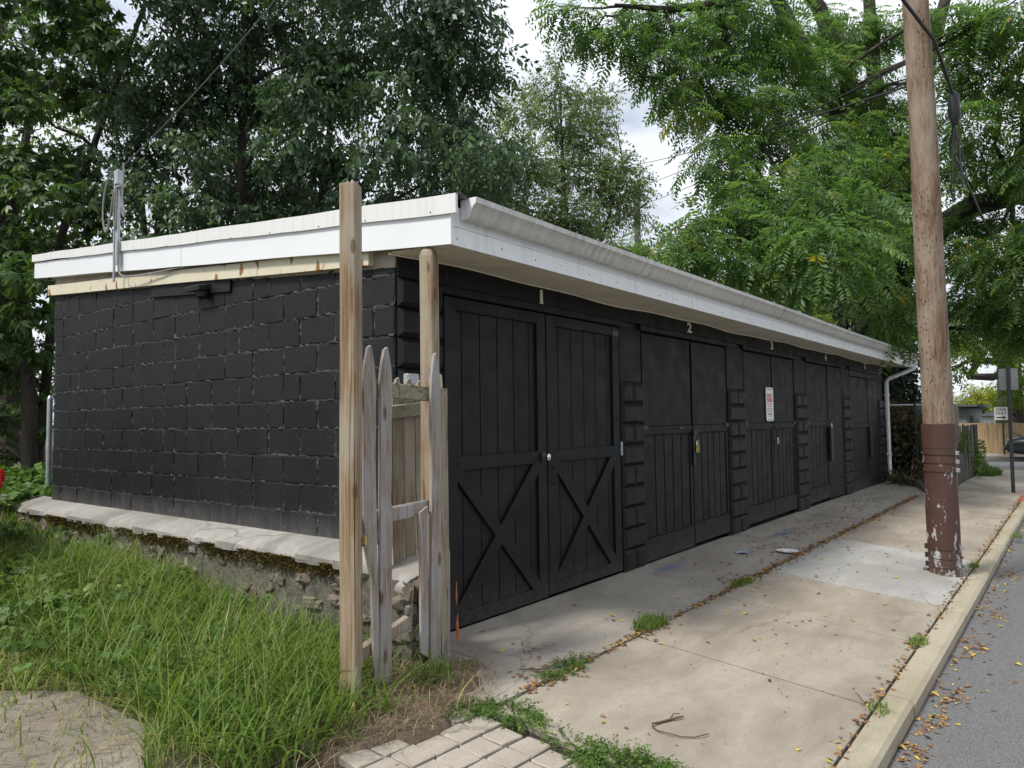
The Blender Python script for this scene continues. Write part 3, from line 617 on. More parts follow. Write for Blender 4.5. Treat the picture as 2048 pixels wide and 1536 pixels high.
def padlock(x, z, s, label, mat='brass', y=-.035):
    t = thing('padlock', label, 'padlock', (x, y, z)); b = MB(); b.box((x, y, z), (.050 * s, .024 * s, .055 * s), (0, 0, .25), .006); b.build('lock_body', mat, t)
    pts = [(x + .017 * s * math.cos(a), y, z + .045 * s + .019 * s * math.sin(a)) for a in np.linspace(0, math.pi, 8)]; b = MB(); b.tube([(x + .017 * s, y, z + .02 * s)] + pts + [(x - .017 * s, y, z + .02 * s)], .0045 * s, 6); b.build('shackle', 'chrome', t, True)
padlock(4.36, 1.10, 1.5, 'brass padlock hanging from the hasp of door number two'); padlock(7.12, 1.09, 1.1, 'small brass padlock hanging on door number three')
padlock(9.98, 1.26, 1.1, 'dark steel padlock above the lock cover on door number four', 'chrome'); padlock(13.03, .95, .9, 'small steel padlock beside the lock cover on door number five', 'chrome')
b = MB(); b.tube([(7.06, -.012, 1.33), (7.10, -.03, 1.28), (7.09, -.025, 1.2), (7.12, -.03, 1.14)], .008, 6); b.build('chain', 'black_metal', f3)
b = MB(); b.box((4.32, -.02, 1.29), (.10, .03, .05), bev=.005); b.build('hasp', 'black_metal', f2)
# parking sign
t = thing('parking_sign', 'narrow white private parking sign with red lettering on the third door', 'sign', (6.89, -.008, 1.63))
b = MB(); cr_ = []; hw, hh, r0 = .145, .235, .03
for cx, cy, a0 in ((hw - r0, hh - r0, 0), (-hw + r0, hh - r0, 90), (-hw + r0, -hh + r0, 180), (hw - r0, -hh + r0, 270)):
    for q in range(4): cr_.append((6.89 + cx + r0 * math.cos(rad(a0 + 30 * q)), 1.63 + cy + r0 * math.sin(rad(a0 + 30 * q))))
b.prism(cr_, 'y', -.012, -.002); b.build('plate', 'sign_white', t)
for body, z, sz in (('PRIVATE', 1.745, .062), ('PARKING', 1.685, .062)):
    link('lettering', text_mesh(body, sz, 'sign_red', .0006), t, (6.885, -.0135, z), FRONT, (.86, 1.35, 1))
for z, h, mt, ws in ((1.632, .020, 'sign_pink', (.05, .13)), (1.600, .020, 'sign_pink', (.04, .07)), (1.566, .020, 'sign_pink', (.07, .04, .07)), (1.532, .020, 'sign_pink', (.03, .05, .06)), (1.492, .016, 'sign_black', (.08, .05)), (1.462, .010, 'sign_green', (.13,)), (1.842, .008, 'sign_black', (.2,)), (1.412, .006, 'sign_black', (.2,))):
    tot = sum(ws) + .015 * (len(ws) - 1); x = 6.885 - tot / 2; b = MB()
    for q in ws: b.span((x, -.0142, z - h / 2), (x + q, -.0124, z + h / 2)); x += q + .015
    b.build('small_print', mt, t)
for z in (1.822, 1.43): b = MB(); b.tube([(6.885, -.012, z), (6.885, -.016, z)], [.007, .006], 8); b.build('screw', 'galvanised', t)
# --- eaves and roof
RS = .0935; rz = lambda y: 2.775 + RS * (y + .62)
ROOF_X0, ROOF_X1 = -.31, 14.72
nsh = 17; shw = (ROOF_X1 - ROOF_X0) / nsh; roof = part('roof')
for i in range(nsh):
    xa = ROOF_X0 + i * shw; nn = 28; V = []; F = []
    for k in range(nn + 1):
        x = xa + shw * 1.0 * k / nn; dz = .012 * math.sin(2 * math.pi * k / nn * 7) + (.004 if i % 2 else 0)
        V += [(x, -.64, rz(-.64) + dz + .012), (x, 5.85, rz(5.85) + dz + .012)]
    F = [[2 * k, 2 * k + 2, 2 * k + 3, 2 * k + 1] for k in range(nn)]; b = MB(); b.add(V, F); b.build('roof_sheet', 'roof_metal', roof)
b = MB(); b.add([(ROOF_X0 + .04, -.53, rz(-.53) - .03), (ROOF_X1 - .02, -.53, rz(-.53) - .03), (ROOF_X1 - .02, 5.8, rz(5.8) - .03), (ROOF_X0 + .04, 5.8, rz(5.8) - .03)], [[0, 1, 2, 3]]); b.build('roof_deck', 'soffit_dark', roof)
def side_board(name, x0, x1, ya, yb, za0, za1, zb0, zb1, mat, parent=ga, bow=0., n=14):
    V = []; F = []
    for k in range(n + 1):
        t_ = k / n; y = ya + (yb - ya) * t_; w_ = bow * math.sin(math.pi * t_) + .003 * math.sin(9 * t_)
        lo = za0 + (zb0 - za0) * t_ - w_; hi = za1 + (zb1 - za1) * t_ - w_; V += [(x0, y, lo), (x1, y, lo), (x1, y, hi), (x0, y, hi)]
    for k in range(n):
        a = 4 * k
        for q in range(4): F.append([a + q, a + (q + 1) % 4, a + 4 + (q + 1) % 4, a + 4 + q])
    F += [[0, 1, 2, 3], [4 * n, 4 * n + 1, 4 * n + 2, 4 * n + 3]]; b = MB(); b.add(V, F); return b.build(name, mat, parent)
for ya, yb in ((-.575, 2.55), (2.556, 5.80)):
    f0 = lambda y: 2.495 + .0985 * (y + .575); f1 = lambda y: 2.775 + RS * (y + .62) - .075
    side_board('side_fascia', -.302, -.285, ya, yb, f0(ya), f1(ya), f0(yb), f1(yb), 'fascia_side')
for ya, yb in ((-.63, 1.05), (1.045, 2.75), (2.745, 4.4), (4.395, 5.83)):
    side_board('drip_edge', -.318 - U(0, .003), -.300, ya, yb, rz(ya) - .10 + .006 * ya, rz(ya) + .012, rz(yb) - .10 + .006 * yb, rz(yb) + .012, 'drip_cap')
side_board('side_soffit', -.284, -.212, .02, 5.45, 2.575, 2.585, 3.09, 3.10, 'soffit_vinyl')
side_board('beam', -.262, -.214, .20, 5.52, 2.485, 2.60, 2.90, 3.01, 'rusty_beam')['label'] = 'cream painted timber beam with rust stains'
b = MB(); b.tube([(-.30, -.61, 2.66), (-.30, -.62, 2.70)], .002, 5)
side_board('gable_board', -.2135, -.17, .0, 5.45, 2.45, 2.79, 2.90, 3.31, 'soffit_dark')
# front fascia, gutter, soffit
fasx = [-.285, 2.7, 5.8, 8.9, 12., 14.70]
for i in range(5):
    b = MB(); b.span((fasx[i], -.560, 2.500), (fasx[i + 1] - .002, -.545, 2.735), .003); fo = b.build('front_fascia', 'white_vinyl', ga)
    b = MB(); b.span((fasx[i], -.566, 2.496), (fasx[i + 1] - .002, -.561, 2.520), .002); b.build('fascia_lip', 'white_vinyl', fo)
    b = MB(); b.span((fasx[i], -.567, 2.612), (fasx[i + 1] - .002, -.561, 2.620), .001); b.build('fascia_lip', 'white_vinyl', fo)
gp = [(-.570, 2.658), (-.620, 2.658), (-.636, 2.672), (-.650, 2.700), (-.668, 2.728), (-.690, 2.744), (-.692, 2.775), (-.672, 2.778)]
def gutter(xa, xb):
    inner = [(y + .004 if y < -.6 else y, z + .004) for y, z in gp][::-1]; prof = gp + inner; n = 12; V = []; F = []; k = len(prof)
    for i in range(n + 1):
        x = xa + (xb - xa) * i / n; s = -.006 * math.sin(x * .9) - .0008 * x
        V += [(x, y, z + s) for y, z in prof]
    for i in range(n):
        for q in range(k): F.append([i * k + q, i * k + (q + 1) % k, (i + 1) * k + (q + 1) % k, (i + 1) * k + q])
    b = MB(); b.add(V, F); return b.build('gutter', 'gutter_metal', ga, True)
for xa, xb in ((-.20, 5.6), (5.59, 9.7), (9.69, 14.74)): gu = gutter(xa, xb)
for xx in (5.6, 9.7, 11.4): 
    b = MB(); b.prism([(y - .003 if y < -.6 else y, z - .004) for y, z in gp] + [(-.60, 2.755), (-.60, 2.67)], 'x', xx - .03, xx + .03); b.build('gutter_joint', 'gutter_metal', ga)
for xx in (-.204, 14.735): b = MB(); b.prism(gp + [(-.570, 2.775)], 'x', xx - .003, xx + .003); b.build('gutter_end', 'white_vinyl', ga)
swz = lambda x: 2.538 + .010 * math.sin(x * 1.9) + .006 * math.sin(x * 4.3) + .015 * math.exp(-((x - 9.3) / 2) ** 2)
sx0 = -.285; soff = part('soffit')
while sx0 < 14.69:
    sx1 = min(sx0 + .305, 14.70); V = []; prof = []; mi = []
    for k in range(5):
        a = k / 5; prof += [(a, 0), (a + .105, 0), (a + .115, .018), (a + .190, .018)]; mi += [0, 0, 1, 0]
    prof.append((1., 0))
    for u_, dz in prof:
        x = sx0 + u_ * (sx1 - sx0 - .002); V += [(x, -.545, 2.508 + dz), (x, -.012, swz(x) + dz + .002)]
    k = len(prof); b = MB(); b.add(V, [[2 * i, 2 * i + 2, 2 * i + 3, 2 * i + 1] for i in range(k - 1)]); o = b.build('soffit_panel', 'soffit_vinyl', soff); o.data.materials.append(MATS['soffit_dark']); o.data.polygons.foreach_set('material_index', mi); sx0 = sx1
b = MB(); b.tube([(x, -.020, swz(x) - .004) for x in np.linspace(-.28, 14.69, 150)], .0065, 5); b.build('soffit_trim', 'soffit_vinyl', soff)
for k in range(40):
    x = -.2 + k * .372 + U(-.05, .05); b = MB(); zz = 2.55 + U(-.012, .012); b.tube([(x, -.559, zz), (x, -.5645, zz)], [.0055, .004], 6); b.build('nail_head', 'post_steel' if k % 3 else 'rim', ga)
for k in range(12):
    y = -.4 + k * .53 + U(-.05, .05); b = MB(); zz = rz(y) - .085; b.tube([(-.316, y, zz), (-.3235, y, zz)], [.0055, .004], 6); b.build('nail_head', 'post_steel', ga)
# downspout
b = MB(); b.tube([(14.62, -.63, 2.66), (14.62, -.63, 2.56), (14.60, -.60, 2.47), (14.47, -.12, 2.27), (14.45, -.07, 2.20), (14.45, -.07, .22), (14.46, -.10, .13), (14.53, -.24, .05)], .042, 10); tag(b.build('downspout', 'white_vinyl', ga, True), 'white downspout at the far corner')
for zz in (1.9, .6): b = MB(); b.box((14.45, -.07, zz), (.10, .10, .03), bev=.004); b.build('pipe_strap', 'white_vinyl', ga)
# wall lamp box painted black and board under beam
t = thing('wall_lamp', 'black painted lamp box under the cream beam on the end wall', 'wall lamp', (-.25, 2.3, 2.6))
b = MB(); b.box((-.222, 2.55, 2.62), (.03, 1.3, .11), (rad(4.4), 0, 0), .003); b.build('back_board', 'block_paint', t)
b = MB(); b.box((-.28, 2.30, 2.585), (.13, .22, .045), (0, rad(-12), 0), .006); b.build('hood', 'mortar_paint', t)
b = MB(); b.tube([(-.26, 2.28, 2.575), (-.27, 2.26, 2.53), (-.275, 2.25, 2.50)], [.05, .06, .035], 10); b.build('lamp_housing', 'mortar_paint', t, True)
# footing ledge with rubble stones below
ft = part('footing'); ft['label'] = 'rough concrete footing ledge over rubble stones'
ny_ = 110; V = []; F = []
for i in range(ny_ + 1):
    y = -.34 + (6.0 + .34) * i / ny_; q = .022 * math.sin(y * 5.1) + .016 * math.sin(y * 13.7) + .010 * math.sin(y * 31) + U(-.012, .012); e = max(0, (y - 5.3)) * .1; gzv = float(yz(-.6, max(y, -.6)))
    t0 = .655 if y > 0 else .655 + y * .25
    prof = [(-.14, t0 + .006), (-.22, t0 - .002), (-.33, t0 - .022 + q * .3), (-.43 - q, t0 - .045), (-.475 - q * 1.4 + e, t0 - .075 + q * .5), (-.480 - q, t0 - .115), (-.45, t0 - .14), (-.44 + q * .6, gzv - .12), (-.14, gzv - .12)]
    V += [(x, y, z) for x, z in prof]
k = 9
for i in range(ny_):
    for j in range(k): F.append([i * k + j, i * k + (j + 1) % k, (i + 1) * k + (j + 1) % k, (i + 1) * k + j])
F += [list(range(k)), [ny_ * k + j for j in range(k)]]
b = MB(); b.add(V, [f for f in F]); b.build('ledge', 'ledge_concrete', ft, True)
b = MB(); V = []; F = []
for i in range(ny_ + 1):
    y = -.40 + 6.38 * i / ny_; gzv = float(yz(-.6, max(y, -.6)))
    for j in range(7): V.append((-.452 + U(-.014, .014) - .03 * (j / 6), y, .52 + (gzv - .12 - .52) * j / 6))
F = [[i * 7 + j, i * 7 + j + 1, (i + 1) * 7 + j + 1, (i + 1) * 7 + j] for i in range(ny_) for j in range(6)]; b.add(V, F); b.build('rubble_face', 'rubble_mortar', ft, True)
for i in range(85):
    y = U(-.38, 5.8); gzv = float(yz(-.6, max(y, -.6))); z = U(gzv + .02, .50)
    s = (U(.06, .10), U(.05, .15), U(.04, .085)); b = MB(); v, f = chamfer(*s, min(s) * .22); b.add([(x + U(-.010, .010), yy + U(-.012, .012), zz + U(-.010, .010)) for x, yy, zz in v], f, Matrix.Translation((-.440 - U(0, .014), y, z)) @ Euler((U(-.3, .3), 0, U(-.2, .2))).to_matrix().to_4x4()); b.build('stone', 'rubble_stone', ft)
for i in range(20):
    x, z = U(-.47, -.20), U(-.02, .54); s = (U(.06, .13), U(.07, .12), U(.05, .10)); b = MB(); v, f = chamfer(*s, min(s) * .22); b.add([(xx + U(-.010, .010), yy + U(-.012, .012), zz + U(-.010, .010)) for xx, yy, zz in v], f, Matrix.Translation((x, -.345 - U(0, .02), z)) @ Euler((U(-.2, .2), U(-.3, .3), U(-.3, .3))).to_matrix().to_4x4()); b.build('stone', 'rubble_stone', ft)
b = MB(); b.tube([(-.35, 5.95, .5), (-.45, 6.15, .48), (-.62, 6.5, .44), (-.75, 7.0, .4)], [.2, .22, .2, .16], 9); b.build('end_stone', 'bank_concrete', ft, True)

# ================================================================== SERVICE MAST AND CABLES
t = thing('service_mast', 'galvanised service mast strapped to the white end fascia with looping wires', 'service mast', (-.335, 3.67, 2.9))
b = MB(); b.box((-.335, 3.67, 3.42), (.03, .045, .90), bev=.004); b.build('mast_channel', 'galvanised', t)
b = MB(); b.box((-.345, 3.715, 3.30), (.02, .018, .98), bev=.003); b.build('conduit', 'galvanised', t)
b = MB(); b.box((-.345, 3.655, 3.80), (.05, .075, .14), bev=.005); b.build('bracket', 'galvanised', t)
b = MB(); b.box((-.345, 3.62, 3.70), (.05, .13, .012), bev=.002); b.build('cross_bar', 'galvanised', t)
for pts in ([(-.36, 3.66, 3.86), (-.37, 3.80, 3.82), (-.375, 3.88, 3.66), (-.375, 3.90, 3.45), (-.37, 3.85, 3.31), (-.365, 3.80, 3.36), (-.36, 3.72, 3.62), (-.36, 3.66, 3.70)], [(-.34, 3.56, 3.92), (-.345, 3.545, 3.80), (-.35, 3.55, 3.6), (-.35, 3.53, 3.50), (-.35, 3.50, 3.44), (-.35, 3.52, 3.40), (-.35, 3.57, 3.52), (-.35, 3.62, 3.68)], [(-.36, 3.66, 3.7), (-.36, 3.70, 3.5), (-.36, 3.68, 3.3), (-.36, 3.66, 3.4), (-.36, 3.645, 3.7)], [(-.345, 3.64, 3.2), (-.345, 3.635, 2.98), (-.34, 3.60, 2.87), (-.33, 3.45, 2.83), (-.30, 3.0, 2.81), (-.285, 2.6, 2.80), (-.28, 1.6, 2.74), (-.28, .9, 2.68)]):
    sp_ = []
    for i in range(len(pts) - 1):
        p0, p1, p2, p3 = [Vector(pts[max(0, min(len(pts) - 1, q))]) for q in (i - 1, i, i + 1, i + 2)]
        for u_ in np.linspace(0, 1, 6, endpoint=False): sp_.append(.5 * ((2 * p1) + (p2 - p0) * u_ + (2 * p0 - 5 * p1 + 4 * p2 - p3) * u_ ** 2 + (3 * p1 - p0 - 3 * p2 + p3) * u_ ** 3))
    sp_.append(Vector(pts[-1])); b = MB(); b.tube(sp_, .008, 6); b.build('wire', 'cable_grey', t, True)
def cable(name, pts, r, mat, label, sag=.0, n=24, group=None):
    P = [Vector(p) for p in pts]; out = []
    for i in range(len(P) - 1):
        for u_ in np.linspace(0, 1, n, endpoint=(i == len(P) - 2)): q = P[i].lerp(P[i + 1], u_); q.z -= sag * 4 * u_ * (1 - u_); out.append(q)
    b = MB(); b.tube(out, r, 6); return tag(b.build(name, mat, None, True), label, 'cable', group)
cable('service_cable', [(-.345, 3.62, 3.87), (1.70, 4.16, 6.66), (3.9, 4.75, 9.9)], .0075, 'cable_black', 'thin dark service cable rising from the mast on the roof edge', .06)
cable('overhead_wire', [(31.69, 16.08, 15.38), (4.72, -2.30, 4.77)], .012, 'cable_black', 'topmost thin wire crossing the cloudy gap between trees', .15, 40)
cable('overhead_wire', [(32.34, 15.26, 14.30), (4.70, -2.30, 5.01)], .012, 'cable_black', 'middle thin wire crossing the cloudy gap between trees', .15, 40)
cable('overhead_wire', [(32.30, 15.40, 13.21), (4.71, -2.30, 4.83)], .012, 'cable_black', 'lowest thin wire crossing the cloudy gap between trees', .15, 40)
t = thing('distant_utility_pole', 'distant grey utility pole rising behind the gutter', 'utility pole', (32, 15.3, -.4)); b = MB(); b.tube([(32, 15.3, -.4), (32, 15.3, 13.6)], [.2, .16], 10); b.build('pole_shaft', 'old_fence_wood', t, True)
b = MB(); b.box((32, 15.3, 12.9), (.12, 2.2, .12), (0, 0, -.6), .01); b.build('crossarm', 'old_fence_wood', t)

# ================================================================== UTILITY POLE
PB = Vector((5.15, -2.32, -.30)); PT = Vector((4.08, -2.37, 9.5))
ax = lambda z: PB.lerp(PT, (z - PB.z) / (PT.z - PB.z))
t = thing('utility_pole', 'weathered wooden utility pole with brown steel sleeve standing beside the kerb', 'utility pole', tuple(PB))
b = MB(); zs = np.linspace(-.3, 9.5, 40); b.tube([ax(z) + Vector((.004 * math.sin(z * 3), .004 * math.cos(z * 2.3), 0)) for z in zs], [.150 - .0062 * (z + .3) for z in zs], 28); b.build('pole_shaft', 'pole_wood', t, True)
def sleeve(name, z0, z1, r, mat, a0, a1, th=.005, n=40, m=8, fl=0.):
    V = []; F = []
    for i in range(m + 1):
        z = z0 + (z1 - z0) * i / m; c = ax(z); rr = r + fl * (1 - i / m)
        for th_ in (0, th):
            for j in range(n + 1): a = rad(a0 + (a1 - a0) * j / n); wob = .0015 * math.sin(7 * a + z * 5); V.append((c.x + (rr + th_ + wob) * math.cos(a), c.y + (rr + th_ + wob) * math.sin(a), z))
    q = n + 1; L = 2 * q
    for i in range(m):
        for j in range(n): F.append([i * L + q + j, i * L + q + j + 1, (i + 1) * L + q + j + 1, (i + 1) * L + q + j]); F.append([i * L + j, (i + 1) * L + j, (i + 1) * L + j + 1, i * L + j + 1])
        for j in (0, n): F.append([i * L + j, i * L + q + j, (i + 1) * L + q + j, (i + 1) * L + j])
    for i in (0, m):
        for j in range(n): F.append([i * L + j, i * L + j + 1, i * L + q + j + 1, i * L + q + j])
    b = MB(); b.add(V, F); return b.build(name, mat, t, True)
CAMDIR = math.degrees(math.atan2(CAM.y - PB.y, CAM.x - PB.x))
slv = sleeve('steel_sleeve', -.19, 1.16, .146, 'sleeve_paint', CAMDIR - 128, CAMDIR + 62, .007)
sleeve('collar', 1.12, 1.36, .150, 'sleeve_paint', CAMDIR - 150, CAMDIR + 160, .006)
for z in (1.07, .985, .90, -.0 + .12, .03, -.06): sleeve('strap', z - .012, z + .012, .157, 'sleeve_paint', CAMDIR - 140, CAMDIR + 75, .004, m=1)
for z in (1.07, .985, .90):
    a = rad(CAMDIR + 62); c = ax(z); b = MB(); b.box((c.x + .166 * math.cos(a), c.y + .166 * math.sin(a), z), (.025, .04, .04), (0, 0, a), .004); b.build('buckle', 'galvanised', t)
for z in (.12, .03, -.06):
    a = rad(CAMDIR - 84); c = ax(z); b = MB(); b.box((c.x + .166 * math.cos(a), c.y + .166 * math.sin(a), z), (.025, .04, .05), (0, 0, a), .004); b.build('buckle', 'post_steel', t)
b = MB(); a = rad(CAMDIR - 95); c = ax(-.12); b.tube([(c.x + .14 * math.cos(a), c.y + .14 * math.sin(a), -.13), (c.x + .20 * math.cos(a), c.y + .20 * math.sin(a), -.12)], .014, 8); b.build('bolt', 'sleeve_paint', t)
t2 = thing('splice_box', 'black cable splice box hanging beside the wooden utility pole', 'cable box', (4.78, -2.58, 4.4))
b = MB(); b.tube([(4.76, -2.60, 4.62), (4.78, -2.60, 4.58), (4.80, -2.60, 4.38), (4.81, -2.60, 4.3)], [.02, .05, .055, .03], 12); b.build('box_body', 'cable_black', t2, True)
for k in range(7):
    x, y = U(-.05, .1), U(-.06, .04); b = MB(); b.tube([(4.80, -2.60, 4.32), (4.81 + x * .5, -2.60 + y, 4.05), (4.82 + x, -2.6 + y * 1.5, 3.88 - U(0, .25)), (4.83 + x * 1.2, -2.6 + y * 1.3, 4.0 - U(0, .5))], .006, 5); b.build('lead', 'cable_black', t2, True)
cable('feeder_cable', [(3.2, -2.21, 5.48), (3.76, -2.34, 5.20), (4.28, -2.52, 4.96), (4.63, -2.58, 4.68), (4.77, -2.60, 4.58)], .016, 'cable_black', 'thick black cable slanting down across the pole into the splice box', 0)
cable('drop_cable', [(4.81, -2.60, 4.34), (5.71, -2.45, 4.40), (9.38, -2.3, 4.75), (15.56, -2.11, 5.15)], .016, 'cable_black', 'black drop cable leaving the splice box toward the large limb', .01)
# ================================================================== PICKET FENCE REMNANT
fn = thing('picket_fence', 'broken weathered picket fence section between two tall square posts', 'fence', (-.65, -.45, 0))
def post(cx, cy, s, z0, z1, rot, mat, dome=False, lean=(0, 0)):
    b = MB(); n = 10; V = []; F = []; q = s / 2; ch = .008; ring = [(-q + ch, -q), (q - ch, -q), (q, -q + ch), (q, q - ch), (q - ch, q), (-q + ch, q), (-q, q - ch), (-q, -q + ch)]
    lv = [(z, 1) for z in np.linspace(z0, z1 - (.05 if dome else .01), n)] + ([(z1 - .022, .88), (z1 - .006, .62), (z1, .35)] if dome else [(z1, .96)])
    for z, sc in lv:
        for x, y in ring:
            c, s_ = math.cos(rot), math.sin(rot); f = (z - z0) / (z1 - z0); wx = .002 * math.sin(z * 4.1); V.append((cx + (x * c - y * s_) * sc + lean[0] * f + wx, cy + (x * s_ + y * c) * sc + lean[1] * f, z + (U(-.006, .006) if not dome and sc < 1 else 0)))
    k = 8; L = len(lv); F = [[i * k + j, i * k + (j + 1) % k, (i + 1) * k + (j + 1) % k, (i + 1) * k + j] for i in range(L - 1) for j in range(k)] + [[(L - 1) * k + j for j in range(k)]]
    b.add(V, F); return b.build('post', mat, fn)
post(-.985, -.49, .092, -.1, 2.695, rad(27), 'post_wood', False, (.005, 0))['label'] = 'taller unpainted post standing clear of the eaves'
post(-.262, -.355, .090, -.1, 2.507, rad(16), 'post_wood', True)['label'] = 'round topped post reaching the eaves'
def picket(pts_l, pts_r, y0, t, mat, lean=0., yaw=0., piv=None):
    """outline given as left and right edge (x,z) lists from bottom to top"""
    poly = list(pts_l) + list(pts_r)[::-1]; b = MB(); n = len(poly); V = []
    px = piv if piv is not None else poly[0][0]
    for y in (y0, y0 + t):
        for x, z in poly: dx = x - px; V.append((px + dx * math.cos(yaw) - (y - y0) * math.sin(yaw), y + dx * math.sin(yaw), z))
    F = [list(range(n)), list(range(n, 2 * n))[::-1]] + [[i, (i + 1) % n, n + (i + 1) % n, n + i] for i in range(n)]; b.add(V, F); return b.build('picket', mat, fn)
def tip(x, w, z, h=.2): return ([(x - w / 2, z - h), (x - w * .40, z - h * .55), (x - w * .14, z - .015)], [(x + w / 2, z - h), (x + w * .40, z - h * .5), (x + w * .12, z)])
Y0 = -.47
l, r = tip(-.836, .082, 1.865); picket([(-.802, .0), (-.816, .3), (-.826, .62), (-.872, .80), (-.876, 1.2)] + l, [(-.768, .03), (-.775, .4), (-.79, .8), (-.796, 1.2)] + r, Y0, .020, 'weathered_wood')
l, r = tip(-.722, .083, 1.862); picket([(-.776, .07), (-.772, .5), (-.769, .9), (-.764, 1.4)] + l, [(-.698, .05), (-.690, .5), (-.688, .9), (-.686, 1.4)] + r, Y0 - .006, .022, 'weathered_wood')
l, r = tip(-.338, .078, 1.855, .24); picket([(-.400, .05), (-.388, .5), (-.380, 1.0)] + l, [(-.315, .02), (-.30, .5), (-.302, 1.)] + r, Y0 - .010, .022, 'weathered_wood')
picket([(-.298, .09), (-.30, .6), (-.297, 1.61)], [(-.228, .25), (-.228, .42), (-.232, .8), (-.236, 1.62)], Y0 - .004, .020, 'weathered_warm')
picket([(-.462, .14), (-.462, .5), (-.466, .93)], [(-.404, .10), (-.40, .5), (-.402, .96)], Y0, .018, 'weathered_wood')
picket([(-.256, -.02), (-.254, .10), (-.248, .5), (-.226, .62)], [(-.216, .0), (-.200, .3), (-.193, .66), (-.198, .68)], Y0 - .012, .016, 'weathered_wood', yaw=rad(28))
l, r = tip(-.222, .065, 1.735, .16); picket([(-.254, .72), (-.254, 1.2)] + l, [(-.195, .70), (-.19, 1.2)] + r, Y0 + .012, .016, 'weathered_warm', yaw=rad(62))
def rail(xa, ya, za, xb, yb, zb, h, t, mat, name='rail'):
    d = Vector((xb - xa, yb - ya, zb - za)); b = MB(); v, f = chamfer(d.length, t, h, .005); b.add([(x, y + U(-.003, .003), z + U(-.004, .004)) for x, y, z in v], f, Matrix.Translation(((xa + xb) / 2, (ya + yb) / 2, (za + zb) / 2)) @ Euler((0, -math.atan2(d.z, math.hypot(d.x, d.y)), math.atan2(d.y, d.x))).to_matrix().to_4x4()); return b.build(name, mat, fn)
rail(-.945, -.425, 1.640, -.20, -.425, 1.605, .085, .042, 'mossy_wood'); rail(-.93, -.425, .925, -.31, -.425, .955, .075, .042, 'weathered_wood'); rail(-.95, -.425, .225, -.86, -.425, .235, .075, .042, 'weathered_warm'); rail(-.86, -.424, .236, -.52, -.424, .325, .07, .038, 'weathered_warm')
b = MB(); 
for k in range(130): x = U(-.80, -.24); v, f = chamfer(U(.006, .022), U(.006, .02), U(.003, .009), .002); b.add(v, f, Matrix.Translation((x, -.425 + U(-.022, .012), 1.681 - .047 * (x + .945) / .745 - .035 + U(.032, .042))) @ Euler((U(-.6, .6), U(-.6, .6), U(0, 3))).to_matrix().to_4x4())
b.build('lichen', 'straw', fn); fn.children[-1]['kind'] = 'stuff'
b = MB(); b.tube([(-.198, -.50, .50), (-.205, -.505, .40), (-.195, -.50, .36)], [.002, .006, .002], 6); b.tube([(-.19, -.50, .31), (-.20, -.505, .24), (-.188, -.50, .17), (-.195, -.50, .14)], [.002, .009, .011, .003], 6); tag(b.build('rag', 'orange_rag'), 'shredded orange rag caught on the broken picket beside the barn doors', 'rag')
bp = thing('gate_panel', 'leaning panel of older pointed pickets standing on the footing behind the fence', 'gate panel', (-.36, -.12, .6))
fn_save = fn
for k, (x, w_, zt, sk) in enumerate(((-.43, .088, 1.60, -.01), (-.333, .090, 1.725, .0), (-.237, .090, 1.725, .005), (-.14, .088, 1.715, .012))):
    fn = bp; l, r = tip(x, w_, zt, .15); picket([(x - w_ / 2 + .012 + sk, .56), (x - w_ / 2 + .004, 1.1)] + l, [(x + w_ / 2 + .006 + sk, .55), (x + w_ / 2 + .002, 1.1)] + r, -.15, .018, 'weathered_warm')
rail(-.50, -.175, 1.50, -.10, -.175, 1.535, .08, .032, 'mossy_wood'); fn = fn_save
b = MB(); b.box((-.13, -.06, 1.69), (.11, .05, .14), bev=.01); tag(b.build('meter_box', 'galvanised'), 'small grey metal box fixed on the corner pilaster behind the pickets', 'meter box')
b = MB(); b.tube([(-.925, -.515, .865), (-.922, -.53, .85), (-.924, -.53, .825), (-.926, -.515, .81)], [.004, .013, .014, .004], 8); tag(b.build('reflector', 'brass'), 'small amber reflector fixed low on the taller fence post', 'reflector')

# ================================================================== VEGETATION HELPERS
def kite(L, w, z=0.):    # one leaf pointing +x
    return np.array([(0, 0, 0), (L * .45, -w / 2, z), (L, 0, -L * .12), (L * .45, w / 2, z)])
def rotm(yaw, pitch, roll):
    return np.array(Euler((roll, pitch, yaw)).to_matrix())
def spray_templates(kind, n, L, leafL, leafW, nleaf):
    T = []
    for q in range(n):
        quads = []
        for k in range(nleaf):
            if kind == 'pinnate':
                s = (k // 2 + .6) / (nleaf / 2); sd_ = 1 if k % 2 else -1; base = np.array([s * L, 0, -.35 * L * s * s]); yaw = sd_ * rad(U(52, 76)); M = rotm(yaw, rad(U(5, 32)), rad(U(-25, 25)))
                sc = .7 + .5 * math.sin(math.pi * min(1, s * .9 + .08))
            elif kind == 'palm':
                a = (k - (nleaf - 1) / 2) * rad(38); base = np.array([L * .1, 0, 0]); M = rotm(a, rad(U(10, 35)), rad(U(-20, 20))); sc = 1 - .35 * abs(k - (nleaf - 1) / 2) / (nleaf / 2)
            else:
                s = (k + .5) / nleaf; base = np.array([s * L, U(-.03, .03), -.28 * L * s * s + U(-.03, .03)]); M = rotm((1 if k % 2 else -1) * rad(U(20, 75)), rad(U(5, 65)), rad(U(-50, 50))); sc = U(.75, 1.2)
            quads.append(kite(leafL * sc, leafW * sc) @ M.T + base)
        T.append(np.array(quads))
    return T
